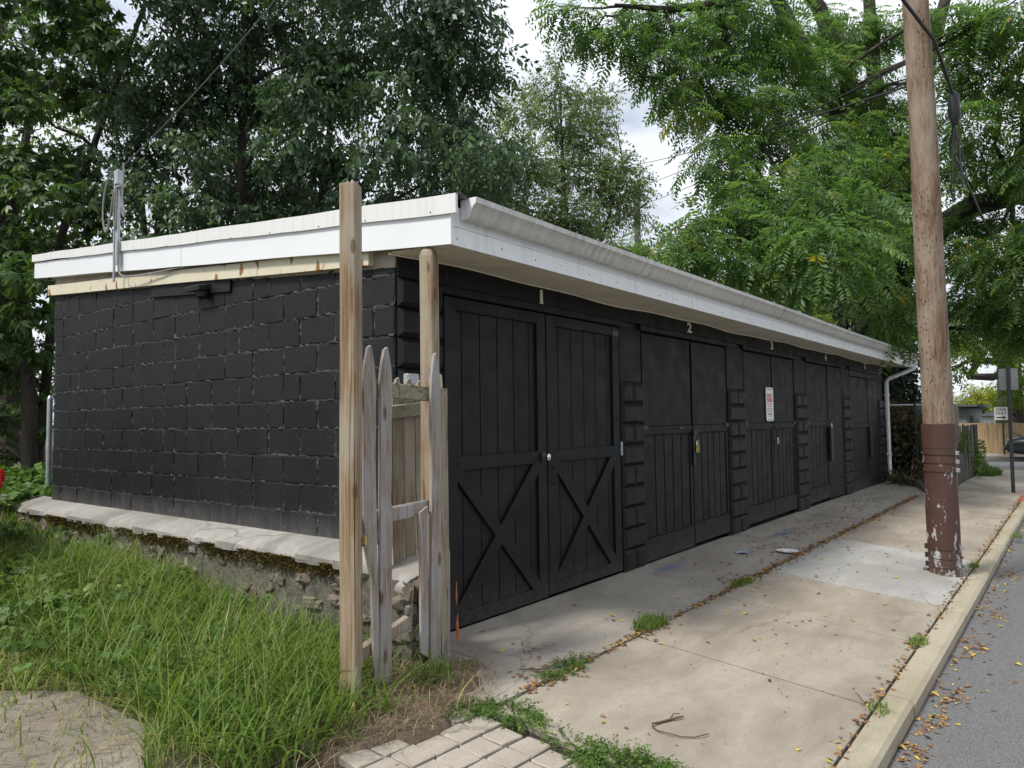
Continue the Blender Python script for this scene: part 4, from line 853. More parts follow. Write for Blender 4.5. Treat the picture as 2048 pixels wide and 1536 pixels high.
def frames(D, roll):
    """rotation matrices (n,3,3), columns x=D, z as near up as can be, rolled"""
    D = D / np.linalg.norm(D, axis=1, keepdims=True); up = np.tile([0, 0, 1.], (len(D), 1)); Yv = np.cross(up, D); Yv /= np.maximum(1e-6, np.linalg.norm(Yv, axis=1, keepdims=True)); Zv = np.cross(D, Yv)
    c, s = np.cos(roll)[:, None], np.sin(roll)[:, None]; Y2 = Yv * c + Zv * s; Z2 = -Yv * s + Zv * c
    return np.stack([D, Y2, Z2], -1)
def scatter(T, P, D, S, roll, tint):
    """place templates T at P (n,3) along D with scale S; returns verts, faces, tint"""
    R_ = frames(D, roll); which = RNG.integers(0, len(T), len(P)); Vs = []; Ts = []
    for q in range(len(T)):
        m_ = which == q
        if not m_.any(): continue
        t_ = T[q].reshape(-1, 3); v = np.einsum('nij,kj->nki', R_[m_], t_) * S[m_][:, None, None] + P[m_][:, None, :]
        Vs.append(v.reshape(-1, 3)); nl = len(T[q]); tt = np.repeat(tint[m_], nl) + RNG.normal(0, .08, m_.sum() * nl); Ts.append(np.repeat(tt, 4))
    V = np.concatenate(Vs); return V, np.arange(len(V)).reshape(-1, 4), np.clip(np.concatenate(Ts), 0, 1)
SPR = {'ovate': spray_templates('ovate', 6, .38, .115, .050, 11), 'pinnate': spray_templates('pinnate', 6, .50, .125, .040, 16), 'maple': spray_templates('palm', 4, .1, .17, .06, 5),
       'small': spray_templates('ovate', 5, .40, .085, .045, 12), 'ivy': spray_templates('ovate', 4, .22, .10, .075, 6), 'vine': spray_templates('ovate', 5, .35, .075, .05, 10)}
def curve(p0, p1, n=5, wob=.06, sag=.0):
    p0, p1 = Vector(p0), Vector(p1); L = (p1 - p0).length; out = []
    for i in range(n + 1):
        t_ = i / n; q = p0.lerp(p1, t_); k = math.sin(math.pi * t_); q += Vector((U(-wob, wob), U(-wob, wob), U(-wob, wob))) * L * k; q.z -= sag * L * k; out.append(q)
    return out
def tree(name, label, base, stems, clumps, kind, mat, per, size=1., droop=.3, bark='bark', group=None, limbs=True, tbias=0., shell=.55, twig=5, cat='tree', nlimb=1.):
    """stems: list of (points, radii); clumps: (x,y,z,r[,flat])"""
    t = thing(name, label, cat, base, group); tr = MB(); nodes = []
    for pts, rr in stems:
        tr.tube(pts, rr, 9)
        for a, b_, ra in zip(pts[:-1], pts[1:], rr):
            for u_ in (0, .33, .66): nodes.append((Vector(a).lerp(Vector(b_), u_), ra))
    P = []; D = []; TI = []
    for c in clumps:
        cx, cy, cz, r = c[:4]; fl = c[4] if len(c) > 4 else .7; cc_ = Vector((cx, cy, cz))
        if limbs and random.random() < nlimb:
            n0, r0_ = min(nodes, key=lambda q: (q[0] - cc_).length + (3 if q[0].z > cz else 0) * .4); L = (cc_ - n0).length
            ra = min(r0_ * .5, .02 + .016 * L); cv = curve(n0, cc_, 6, .05, -.04); tr.tube(cv, [ra * (1 - .78 * i / 6) for i in range(7)], 6, False)
            for k in range(twig):
                d = Vector((U(-1, 1), U(-1, 1), U(-.5, .6))); q = cc_ + d.normalized() * r * .85; tr.tube(curve(cv[random.choice((3, 4, 5))], q, 4, .07), [ra * .3, ra * .25, ra * .2, ra * .14, ra * .08], 4, False)
        n = max(4, int(per * r * r)); d = RNG.normal(0, 1, (n, 3)); d /= np.linalg.norm(d, axis=1, keepdims=True); rr_ = r * (shell + (1 - shell) * RNG.random(n)) * RNG.uniform(.75, 1.12, n)
        # break the ball up into uneven fingers
        lob = 1 + .28 * np.sin(d[:, 0] * 5 + cx) * np.sin(d[:, 1] * 5 + cy) + .2 * np.sin(d[:, 2] * 7 + cz * 3 + d[:, 0] * 4); p = d * (rr_ * lob)[:, None]; p[:, 2] *= fl
        P.append(p + np.array([cx, cy, cz])); h = d + RNG.normal(0, .45, (n, 3)); h[:, 2] = h[:, 2] * .5 - droop; D.append(h); TI.append(np.clip(RNG.normal(.42 + tbias, .2, n) + .10 * RNG.normal(), 0, 1))
    tr.build('trunk', bark, t, True)
    P = np.concatenate(P); D = np.concatenate(D); TI = np.concatenate(TI); S = size * RNG.uniform(.7, 1.25, len(P)); V, F, tt = scatter(SPR[kind], P, D, S, RNG.normal(0, .5, len(P)), TI)
    c0 = np.array(base); o = link('crown', mesh_np('crown', V - c0, F, mat, False, tt), t, base); o['kind'] = 'stuff'; return t
def ball(cx, cy, cz, rx, ry, rz, n, rr, seed, hollow=.35):
    rg = random.Random(seed); out = []
    while len(out) < n:
        d = Vector((rg.gauss(0, 1), rg.gauss(0, 1), rg.gauss(0, 1))).normalized() * (hollow + (1 - hollow) * rg.random() ** .6); out.append((cx + d.x * rx, cy + d.y * ry, cz + d.z * rz, rg.uniform(*rr), rg.uniform(.55, .85)))
    return out
def stem(x, y, z0, x1, y1, z1, r, n=7, wob=.02): c = curve((x, y, z0), (x1, y1, z1), n, wob); return ([tuple(p) for p in c], [r * (1 - .7 * i / n) for i in range(n + 1)])
# ================================================================== TREES
DK0 = [(-0.20,15.08,12.47,0.75), (-0.59,12.42,10.46,0.74), (-0.68,13.17,9.93,0.73), (-0.19,16.13,10.02,0.82), (-0.95,11.24,7.84,0.48), (-0.73,12.21,7.58,0.73), (-0.48,12.69,6.71,0.63), (0.16,16.80,6.82,0.89), (-0.80,11.30,5.18,0.66), (-0.32,13.61,4.61,0.80), (0.08,14.73,12.74,0.94), (0.51,15.59,12.66,0.69), (0.37,15.76,11.55,0.63), (-0.18,12.53,9.32,0.54), (-0.05,12.24,8.30,0.52), (-0.29,10.93,7.29,0.52), (0.25,12.47,6.77,0.56), (0.17,13.45,6.20,0.87), (0.28,14.37,6.07,0.65), (-0.40,11.38,4.72,0.63), (0.75,13.94,12.57,0.78), (0.53,11.86,10.85,0.78), (1.11,15.61,11.99,0.68), (1.06,13.50,9.70,0.58), (0.16,11.91,7.93,0.56), (0.16,10.27,6.95,0.66), (0.28,12.29,7.13,0.70), (-0.09,10.20,5.36,0.51), (0.19,10.98,5.47,0.64), (1.28,16.08,5.68,0.89), (0.30,9.38,9.98,0.43), (1.08,11.56,10.66,0.73), (0.91,11.75,9.86,0.52), (1.65,14.13,10.31,0.87), (0.87,10.93,7.93,0.78), (1.97,14.39,9.02,0.83), (0.78,10.88,6.80,0.49), (1.80,14.19,6.68,0.74), (1.04,11.42,5.42,0.51), (1.64,13.36,5.54,0.64), (2.34,13.83,13.44,0.70), (1.32,12.04,11.29,0.58), (1.45,10.72,9.76,0.60), (1.30,10.67,9.24,0.80), (1.04,9.52,7.86,0.49), (2.16,13.50,8.48,0.97), (0.82,9.77,6.64,0.51), (0.93,9.83,5.73,0.72), (0.94,8.95,4.99,0.69), (0.82,10.05,4.35,0.70), (0.80,8.68,10.21,0.68), (1.37,9.91,10.45,0.62), (2.93,13.38,11.61,0.89), (0.92,8.65,8.10,0.57), (1.39,9.15,8.01,0.67), (2.32,11.87,8.22,0.85), (2.90,12.63,8.22,0.63), (2.32,11.92,6.60,0.76), (2.65,11.97,5.74,0.80), (2.56,12.94,5.11,0.86), (3.23,12.96,13.22,0.83), (1.87,9.77,9.73,0.65), (1.90,9.91,8.81,0.54), (1.49,8.43,7.43,0.59), (3.40,12.94,6.44,0.68), (0.31,10.24,3.76,0.63), (0.61,9.04,3.80,0.53), (0.91,9.51,3.28,0.47), (0.70,10.61,3.12,0.66), (1.17,10.04,2.70,0.37), (1.29,11.53,2.55,0.62), (0.42,11.02,2.39,0.74), (1.33,10.70,1.99,0.34), (1.45,12.22,1.67,0.55), (1.51,10.52,1.39,0.21), (1.64,12.02,1.02,0.42), (0.72,12.34,1.50,0.80), (0.45,11.73,3.29,0.77), (-0.08,11.55,3.88,0.74), (0.63,8.23,3.55,0.29)]
DK1 = [(3.39,12.26,12.55,0.74), (3.59,12.72,8.76,0.81), (2.09,8.94,6.89,0.56), (2.32,9.74,6.08,0.68), (2.17,9.19,4.29,0.53), (2.69,9.46,11.51,0.85), (3.40,10.96,11.90,0.75), (2.20,8.21,9.49,0.77), (2.04,7.57,8.34,0.57), (2.22,8.03,7.52,0.51), (2.60,9.07,7.27,0.49), (3.06,10.64,7.61,0.67), (3.01,9.88,6.69,0.70), (2.19,8.64,5.39,0.58), (2.06,8.13,4.38,0.64), (4.00,10.35,12.72,0.91), (4.23,11.41,12.29,0.73), (3.06,9.00,9.68,0.82), (3.35,9.81,9.85,0.56), (3.49,9.10,8.73,0.66), (2.94,8.28,7.76,0.79), (3.16,8.30,7.06,0.65), (2.40,7.25,5.80,0.44), (2.42,7.43,5.00,0.49), (4.48,11.78,5.18,0.64), (3.11,8.09,10.79,0.59), (3.11,7.60,10.13,0.47), (3.08,7.26,9.04,0.70), (3.03,7.52,8.84,0.46), (3.59,8.44,7.66,0.79), (4.73,10.58,7.59,0.92), (4.71,10.31,6.66,0.89), (3.32,7.88,4.92,0.68)]
DK2 = [(5.11,10.31,9.52,0.86), (3.93,8.54,5.65,0.63), (4.39,8.66,11.82,0.79), (4.02,7.69,10.67,0.73), (4.14,7.71,9.81,0.72), (3.04,6.05,8.24,0.49), (3.90,7.71,8.64,0.69), (4.09,7.84,7.41,0.73), (3.95,7.29,7.07,0.49), (3.33,6.26,5.85,0.59), (4.88,8.87,6.21,0.75), (3.82,7.31,4.69,0.66), (3.17,5.65,9.81,0.50), (4.87,8.29,11.70,0.89), (6.16,9.14,12.01,0.63), (4.62,6.95,9.22,0.58), (5.32,8.31,8.83,0.93), (4.20,6.50,7.30,0.62), (3.37,6.00,6.52,0.57), (4.13,6.56,5.97,0.61), (6.37,9.38,6.30,0.92), (5.83,9.36,5.63,0.84), (5.78,7.83,12.78,0.80), (3.99,5.38,9.47,0.75), (3.87,5.00,8.50,0.51), (4.32,5.98,8.58,0.49), (4.32,6.32,7.95,0.60), (4.63,6.32,7.66,0.77), (5.90,8.33,8.01,0.88), (4.66,6.62,6.15,0.61), (4.53,6.03,4.91,0.71), (4.05,5.22,4.34,0.70), (4.45,5.45,10.89,0.69), (6.44,7.70,11.33,0.69), (5.89,7.02,9.89,0.58)]
DK3 = [(4.21,4.99,9.40,0.65), (7.27,7.88,9.78,0.99), (4.48,5.18,6.87,0.57), (4.75,5.03,6.18,0.57), (4.32,5.08,5.71,0.61), (6.70,7.21,5.94,0.63), (4.28,4.70,4.04,0.58), (7.04,6.62,12.71,0.90), (5.75,5.85,10.79,0.54), (5.38,4.87,9.18,0.52), (4.82,4.33,8.17,0.68), (4.92,4.63,7.57,0.76), (5.54,5.09,7.43,0.72), (7.40,6.62,7.80,0.92), (7.97,7.29,6.91,0.88), (6.79,6.47,5.68,0.71), (6.55,6.63,4.83,0.60), (5.92,5.02,9.82,0.50), (4.98,4.14,8.47,0.67), (5.25,3.99,7.83,0.50), (6.14,4.62,7.64,0.65), (6.94,5.79,7.06,0.74), (5.11,3.62,5.53,0.72), (5.77,4.31,5.24,0.55)]
S0 = [(1.3, 10.53, 0.72), (1.21, 10.48, 2.74), (1.01, 10.56, 4.84), (0.62, 11.14, 7.89)]
S0b = [(1.49, 10.76, 0.79), (1.69, 10.52, 4.71), (2.15, 9.73, 7.14), (2.75, 9.05, 9.88)]
S1 = [(2.89, 9.73, 3.34), (2.98, 9.41, 5.95), (3.25, 9.08, 7.8), (3.39, 8.68, 10.52)]
S1b = [(2.92, 9.7, 3.34), (2.79, 9.97, 6.03), (2.55, 10.09, 8.32)]
S2 = [(3.78, 8.27, 3.29), (3.71, 8.15, 5.87), (3.68, 8.01, 8.09), (3.66, 7.83, 10.75)]
S2b = [(3.73, 8.34, 3.3), (3.5, 8.48, 5.16), (3.22, 8.74, 6.5), (3.03, 8.85, 8.1)]
S3 = [(5.01, 7.47, 3.71), (4.9, 7.47, 5.37), (5.0, 7.17, 7.58), (5.09, 6.84, 10.16)]
S3b = [(5.04, 7.43, 3.71), (5.35, 6.88, 5.73), (5.92, 6.01, 7.38), (6.27, 5.45, 8.66)]
WAL_A = [(7.98,4.03,9.24,0.43), (8.20,3.78,8.80,0.38), (8.66,3.49,9.14,0.49), (8.73,3.11,8.70,0.48), (9.43,2.97,9.44,0.55), (9.07,2.70,8.35,0.48), (9.65,2.55,8.99,0.54), (9.23,2.54,7.73,0.38), (9.89,2.47,8.25,0.55), (10.57,2.31,9.40,0.62), (10.66,2.27,8.47,0.62), (9.48,2.26,7.29,0.38), (10.81,2.14,7.75,0.62), (11.51,1.94,9.23,0.69), (11.18,1.64,8.05,0.67), (9.82,1.87,6.67,0.43), (11.18,1.72,7.13,0.62), (9.19,1.91,6.11,0.37), (10.02,1.66,6.09,0.48), (12.53,1.42,9.47,0.77), (12.63,1.38,8.37,0.77), (11.60,1.20,6.92,0.62), (13.94,1.16,10.43,0.81), (13.60,0.88,9.26,0.68), (15.57,0.66,10.94,0.86), (14.70,0.29,9.25,0.70), (16.18,-0.12,10.93,0.74), (12.61,0.67,7.51,0.64), (13.59,0.20,7.81,0.55), (11.75,1.57,9.96,0.64), (10.75,2.05,9.91,0.56), (15.14,-0.24,8.78,0.64)]
WAL_B = [(7.98,1.97,4.49,0.38), (8.23,1.62,4.75,0.43), (8.97,1.46,5.14,0.53), (8.40,1.43,4.32,0.51), (9.30,1.05,4.95,0.58), (9.77,1.20,5.64,0.51), (8.73,1.04,4.14,0.51), (10.11,0.76,5.63,0.60), (9.13,0.48,4.64,0.60), (8.64,0.34,3.94,0.49), (10.95,0.45,6.26,0.57), (9.48,-0.02,5.15,0.60), (8.51,-0.33,4.30,0.59), (8.53,-0.31,3.75,0.47), (11.43,-0.15,6.15,0.57), (9.91,-0.55,5.05,0.60), (9.44,-0.71,4.33,0.57), (9.46,-0.69,3.76,0.41), (12.93,-0.49,6.58,0.56), (11.98,-0.81,5.47,0.57), (11.45,-0.87,4.59,0.55), (8.20,1.71,4.06,0.30), (8.86,0.10,3.53,0.33), (12.09,-0.81,3.75,0.48), (12.17,-0.86,3.08,0.38), (11.87,-0.49,3.28,0.34), (14.15,-0.47,7.25,0.55), (9.56,0.82,3.75,0.31), (11.83,0.11,6.72,0.50)]
WAL_C = [(13.65,-1.66,9.64,0.62), (14.04,-2.14,9.32,0.72), (13.28,-2.77,9.08,0.67), (13.65,-3.19,8.50,0.77), (13.81,-1.78,8.61,0.62), (14.20,-2.25,8.19,0.62), (14.11,-2.91,7.86,0.69), (12.57,-1.71,7.18,0.48), (15.22,-1.86,7.45,0.60), (15.76,-2.54,7.22,0.66), (14.95,-3.07,6.54,0.72), (15.00,-1.54,6.91,0.60), (16.63,-2.00,6.89,0.64), (16.10,-1.21,5.51,0.70), (15.30,-1.76,4.82,0.71), (14.50,-2.36,4.81,0.67), (14.83,-2.74,4.19,0.72), (16.35,-1.43,4.23,0.70), (15.60,-2.06,3.83,0.66), (15.95,-2.47,3.28,0.66), (17.32,-0.99,3.53,0.62), (14.44,-3.11,4.88,0.79), (15.23,-3.20,3.57,0.82), (15.93,-1.83,5.83,0.56), (15.81,-2.49,5.80,0.55)]
OLIVE = [(11.99,8.69,8.84,0.75), (11.94,8.85,7.61,0.82), (12.99,8.91,10.35,0.79), (12.42,8.17,8.42,0.89), (12.54,8.11,7.19,0.89), (14.31,8.76,11.36,0.75), (14.53,8.57,10.31,0.90), (14.66,8.51,8.95,0.98), (13.97,7.90,7.32,0.86), (15.80,8.47,11.49,0.71), (15.94,8.40,10.07,0.94), (15.28,7.75,8.49,0.75), (16.11,8.12,10.85,0.55), (17.09,8.40,12.08,0.41), (15.58,7.31,9.08,0.68), (15.70,7.23,8.18,0.75), (16.80,7.39,8.95,0.63), (15.45,7.62,7.43,0.68), (16.88,7.37,7.85,0.47), (11.15,9.07,7.33,0.73), (11.58,9.25,8.44,0.68), (13.81,8.15,6.75,0.72), (14.34,7.47,6.67,0.57), (16.95,7.22,8.64,0.31), (15.18,9.16,12.75,0.28)]
BRIGHT = [(25.44,7.89,6.68,1.03), (27.07,7.45,6.42,1.27), (26.73,6.30,5.83,1.13), (29.69,5.76,5.67,1.31), (30.47,4.69,6.53,1.31), (30.19,3.44,6.35,1.27), (28.15,4.57,4.57,1.03), (30.12,6.69,7.62,1.13), (28.99,8.10,8.09,1.02), (31.91,4.36,8.03,1.13), (26.67,9.48,7.81,0.88), (28.43,13.57,9.75,0.86), (28.29,12.17,9.26,0.84), (28.69,14.83,10.25,0.63), (29.41,2.96,4.55,0.82)]
RFAR = [(24.56,-0.52,3.73,0.74), (26.02,-0.83,4.50,0.85), (27.77,-1.40,3.90,0.89), (26.99,-2.01,3.63,1.03), (24.33,-0.17,2.91,0.66), (24.26,-0.14,3.74,0.66), (28.28,-2.15,5.13,1.07), (28.69,-1.10,5.66,0.92), (27.91,-0.06,5.31,0.83), (29.81,-2.29,2.69,1.11), (32.88,-1.33,2.43,0.72), (34.37,-1.57,2.03,0.74)]
YEL = [(50.54,2.07,2.52,0.79), (51.01,1.43,2.82,0.94), (52.70,0.92,2.52,0.96), (51.89,0.32,2.64,0.79), (50.26,2.45,2.21,0.57)]
LIMBS1 = [(16.2, 0.45, 7.68), (15.15, 0.76, 8.33), (14.13, 1.03, 9.15), (13.13, 1.27, 10.0), (12.35, 1.54, 10.89)]
LIMBS2 = [(16.01, 0.34, 7.98), (15.11, 0.7, 9.65), (14.28, 1.01, 11.0), (13.69, 1.38, 11.82)]
LIMB3 = [(16.38, 0.19, 8.05), (15.94, 0.25, 10.2), (15.79, 0.26, 12.41)]
LIMB4 = [(16.61, 0.0, 6.56), (16.65, -0.49, 7.97), (16.74, -0.76, 9.81), (17.05, -1.34, 12.14)]
LIMBR = [(16.58, -0.18, 5.27), (16.52, -0.97, 5.93), (16.43, -1.7, 6.31), (16.36, -2.75, 6.37)]
ARM = [(12.35, 1.54, 10.89), (10.68, 2.13, 9.91), (9.42, 2.64, 9.43), (8.56, 3.27, 9.37)]
LOW = [(16.2, 0.3, 5.28), (13.0, 0.34, 5.28), (10.59, 0.2, 5.07)]
SMALL = [(22.16, 4.19, 3.73), (22.23, 4.01, 4.75), (22.26, 3.92, 5.43), (22.6, 3.4, 6.45)]
RT = [(36.46, -0.83, -0.18), (36.39, -0.92, 2.08), (36.29, -0.97, 4.33), (35.97, -0.75, 6.59)]
YELT = [(51.08, 1.52, 0.78), (51.02, 1.44, 2.66)]

def up(p): return [Vector(q) for q in p]
def st(p, r): n = len(p); return (p, [r * (1 - .75 * i / (n - 1)) for i in range(n)])
GB = 'trees crowding behind the garage'
def low(p, z=.55): return [(p[0][0], p[0][1], z)] + p
tree('maple_tree', 'maple tree with drooping lobed leaves beside the far end of the block wall', (1.3, 10.5, .5), [st(low(S0), .16), st(low(S0b), .11)], DK0, 'maple', 'leaf_maple', 300, 1.15, .35, group=GB, shell=.3, tbias=.0)
tree('dark_tree', 'dark leafy tree behind the roof where the service mast stands', (2.9, 9.7, .5), [st(low(S1), .12), st(low(S1b), .08)], DK1, 'ovate', 'leaf_dark', 265, 1.0, .5, group=GB, shell=.3)
tree('dark_tree', 'dark leafy tree with upright twin stems behind the middle of the end roof slope', (3.8, 8.3, .5), [st(low(S2), .13), st(low(S2b), .08)], DK2, 'ovate', 'leaf_dark', 265, 1.0, .5, group=GB, shell=.3)
tree('dark_tree', 'dark drooping tree whose edge meets the cloudy sky above the roof corner', (5.0, 7.5, .5), [st(low(S3), .12), st(low(S3b), .09)], DK3, 'ovate', 'leaf_dark', 275, 1.0, .6, group=GB, shell=.3)
tree('olive_tree', 'thin olive green tree with bare twigs seen through against the clouds', (14.5, 8.2, .0), [st([(14.5, 8.2, 0), (14.5, 8.2, 5), (14.3, 8.3, 8), (14.6, 8.6, 11)], .13), st([(14.5, 8.2, 4.5), (15.6, 7.7, 7.2), (16.6, 7.6, 9.5), (16.9, 8.0, 11)], .06)], OLIVE, 'small', 'leaf_olive', 330, 1.05, .1, 'bark_brown', shell=.25, twig=7)
WT = [([(17.3, .75, -.2), (17.2, .7, 1.2), (17.0, .65, 3.2), (16.8, .55, 5.2), (16.5, .4, 7.2), (16.2, .35, 8.0)], [.95, .68, .60, .56, .48, .40]), (LIMBS1, [.26, .24, .21, .18, .14]), (LIMBS2, [.24, .2, .17, .13]), (LIMB3, [.2, .17, .12]), (LIMB4, [.26, .22, .18, .12]), (LIMBR, [.34, .3, .26, .2]), (ARM, [.14, .10, .07, .03]), (LOW, [.2, .12, .05])]
tree('walnut_tree', 'huge tree with ivy clad forking trunk and feathery leaves beyond the garage end', (17.3, .75, -.2), WT, WAL_A + WAL_B + WAL_C, 'pinnate', 'leaf_walnut', 235, 1.0, .45, 'bark', shell=.25, twig=4)
# ivy on the trunk
n = 5200; z = RNG.uniform(0, 8.4, n); a = RNG.uniform(0, 2 * np.pi, n); ctr = np.array([17.3, .75]) + (z / 8.2)[:, None] * np.array([-1.1, -.4]); rr = np.interp(z, [0, 3, 8], [.85, .66, .5]) + RNG.uniform(-.05, .16, n)
P = np.stack([ctr[:, 0] + rr * np.cos(a), ctr[:, 1] + rr * np.sin(a), z], 1); D_ = np.stack([np.cos(a), np.sin(a), RNG.uniform(-.9, .1, n)], 1)
keep = vnoise(z * 1.3, a * 2, 1.1) > -.35; V, F, tt = scatter(SPR['ivy'], P[keep], D_[keep], RNG.uniform(.7, 1.3, keep.sum()), RNG.normal(0, .5, keep.sum()), RNG.uniform(.1, .8, keep.sum()))
tag(link('ivy', mesh_np('ivy', V, F, 'leaf_ivy', False, tt)), 'dark ivy climbing the trunk of the huge tree', 'ivy', kind='stuff')
b1 = [c for c in BRIGHT if c[0] < 28.6]; b2 = [c for c in BRIGHT if c[0] >= 28.6]
tree('crooked_tree', 'small crooked tree with lime green leaves beyond the far gutter', (22.2, 4.2, -.4), [([(22.2, 4.2, -.4)] + SMALL, [.24, .22, .19, .16, .1]), ([SMALL[1], (22.8, 3.5, 5.6), (23.2, 3.0, 6.8)], [.15, .11, .06])], [(c[0] - 4.5, c[1] - 1.6, c[2] - .5, c[3] * .85) for c in b1 if c[1] < 10] + [c for c in b1 if c[1] >= 10], 'pinnate', 'leaf_bright', 120, 1.3, .3, group='lime green trees beyond the garage', shell=.2)
tree('lime_tree', 'broad lime green tree lit from above behind the ivy clad trunk', (30, 4.8, -.4), [st([(30, 4.8, -.4), (30, 4.8, 3), (30, 5.2, 7)], .3)], b2, 'pinnate', 'leaf_bright', 110, 1.4, .3, group='lime green trees beyond the garage', shell=.2)
tree('street_tree', 'dark trunked street tree shading the one way sign across the street', (36.4, -.85, -.4), [([(36.4, -.85, -.4)] + RT[1:], [.62, .5, .46, .3])], RFAR, 'small', 'leaf_bright', 120, 1.3, .3, tbias=-.12, shell=.2)
tree('yellow_tree', 'small yellow green tree sunlit far beyond the grey shed', (51, 1.5, -.4), [st([(51, 1.5, -.4), (51, 1.5, 2.4)], .2)], YEL, 'small', 'leaf_yellowgreen', 160, 1.5, .2, shell=.2)
tree('backlit_tree', 'lime green tree glimpsed through the dark leaves above the low roof end', (3, 17, .3), [st([(3, 17, .3), (3, 17, 6), (3.4, 17, 10)], .25)], ball(3, 17, 5.5, 4.0, 2.5, 4.0, 20, (.8, 1.4), 5), 'small', 'leaf_bright', 60, 1.3, .3, shell=.2)
tree('backlit_tree', 'lime green tree glimpsed through the dark leaves behind the roof corner', (11, 16, .3), [st([(11, 16, .3), (11, 16, 5), (11.4, 16, 9)], .25)], ball(11, 16, 5.5, 4.5, 2.5, 3.2, 18, (.8, 1.4), 6), 'small', 'leaf_bright', 60, 1.3, .3, shell=.2)

# ================================================================== GRASS, WEEDS, LITTER
def blades(P, H, Wd, bend, az, tint, seg=4, lift=None):
    n = len(P); s = np.linspace(0, 1, seg + 1); dx, dy = np.cos(az), np.sin(az); Hz = H[:, None] * (s - .45 * np.clip(bend, 0, 1.1)[:, None] * s ** 2); Hx = H[:, None] * (bend[:, None] * .75 * s ** 2 + .08 * s)
    C = np.stack([P[:, 0:1] + dx[:, None] * Hx, P[:, 1:2] + dy[:, None] * Hx, P[:, 2:3] + Hz], -1); wv = Wd[:, None] * np.array([.75, 1, .85, .55, .08])[None, :seg + 1] if seg == 4 else Wd[:, None] * np.linspace(1, .1, seg + 1)[None]
    side_ = np.stack([-dy, dx, np.zeros(n)], -1)[:, None, :] * wv[..., None] / 2; V = np.stack([C - side_, C + side_], 2).reshape(n, -1, 3); k = 2 * (seg + 1)
    f = np.array([[2 * i, 2 * i + 1, 2 * i + 3, 2 * i + 2] for i in range(seg)]); F = (f[None] + (np.arange(n) * k)[:, None, None]).reshape(-1, 4); return V.reshape(-1, 3), F, np.repeat(np.clip(tint, 0, 1), k)
def merge(parts):
    V = []; F = []; T = []; o = 0
    for v, f, t_ in parts: V.append(v); F.append(f + o); T.append(t_); o += len(v)
    return np.concatenate(V), np.concatenate(F), np.concatenate(T)
SL1 = np.array([(-2.9, -.2), (-2.0, -.45), (-1.72, .15), (-1.78, .75), (-2.3, 1.35), (-3.2, 1.3)]); SL3 = np.array([(-1.9, 2.6), (-1.35, 2.7), (-1.1, 3.25), (-1.6, 3.8), (-2.4, 3.7)])
def inpoly(x, y, p):
    c = np.zeros(len(x), bool); j = len(p) - 1
    for i in range(len(p)):
        xi, yi = p[i]; xj, yj = p[j]; q = ((yi > y) != (yj > y)) & (x < (xj - xi) * (y - yi) / (yj - yi + 1e-9) + xi); c ^= q; j = i
    return c
N = 72000; x = RNG.uniform(-3.6, -.46, N); y = RNG.uniform(-.95, 5.7, N)
dens = np.clip(.5 + .6 * vnoise(x, y, 1.7, 4), .05, 1) * np.where(y > 2.5, .75, 1)
dens = np.where(inpoly(x, y, SL1) | inpoly(x, y, SL3), .05 + .25 * np.clip(vnoise(x, y, 3.3, 9), 0, 1), dens); dens = np.where((x < -1.75) & (y < -.35), .03, dens)
dens = np.where(y < -.62 - .33 * (x + 1.05), dens * np.clip(1 + (y + .62 + .33 * (x + 1.05)) * 5, 0, 1) , dens); dens = np.where((x > -.95) & (y < -.33), .02, dens); dens = np.where(x < -2.2, dens * .5, dens)
k = RNG.random(N) < dens; x, y = x[k], y[k]; n = len(x); z = yz(x, y)
tall = np.clip(.5 + .5 * vnoise(x, y, .9, 1), 0, 1); near = np.clip((x + 2.0) / .9, .15, 1) * np.clip(1.25 - .1 * y, .5, 1.2); H = RNG.uniform(.10, .34, n) * (.55 + .9 * tall) * (.35 + .9 * near); H = np.where((x > -.8) & (y < .2), np.minimum(H, .3), H)
fade = (x < -1.7) ; tint = np.clip(RNG.normal(.48, .17, n) + .2 * vnoise(x, y, 1.7, 8) + np.where(fade & (RNG.random(n) < .35), .5, 0) + np.where(RNG.random(n) < .05, .5, 0), 0, 1)
g1 = blades(np.stack([x, y, z], 1), H, RNG.uniform(.004, .010, n), RNG.uniform(.25, 1.5, n), RNG.uniform(0, 2 * np.pi, n), tint)
n = 900; x = RNG.uniform(-1.9, -.5, n); y = RNG.uniform(-.6, 3.2, n); g2 = blades(np.stack([x, y, yz(x, y)], 1), RNG.uniform(.35, .72, n), RNG.uniform(.002, .0035, n), RNG.uniform(.5, 1.35, n), RNG.uniform(0, 2 * np.pi, n), RNG.uniform(.75, .95, n))
n = 1700; x = RNG.uniform(-1.75, -.55, n); y = RNG.uniform(-.75, 1.6, n); kk = ~((x > -.9) & (y < -.3)); x, y = x[kk], y[kk]; n = len(x); g3 = blades(np.stack([x, y, yz(x, y)], 1), RNG.uniform(.22, .45, n), RNG.uniform(.010, .016, n), RNG.uniform(.4, 1.2, n), RNG.uniform(0, 2 * np.pi, n), RNG.uniform(.25, .6, n))
V, F, tt = merge([g1, g2, g3]); tag(link('tall_grass', mesh_np('tall_grass', V, F, 'grass', False, tt)), 'tall unkempt green grass growing along the stone footing', 'grass', kind='stuff')
n = 5200; x = RNG.uniform(-3.2, -.5, n); y = RNG.uniform(-.9, 4.5, n); V, F, tt = blades(np.stack([x, y, yz(x, y) + .006], 1), RNG.uniform(.05, .2, n), RNG.uniform(.002, .004, n), RNG.uniform(1.5, 2.2, n), RNG.uniform(0, 6.28, n), RNG.random(n)); tag(link('dead_thatch', mesh_np('dead_thatch', V, F, 'straw', False, tt)), 'dead straw coloured thatch lying under the yard grass', 'thatch', kind='stuff')
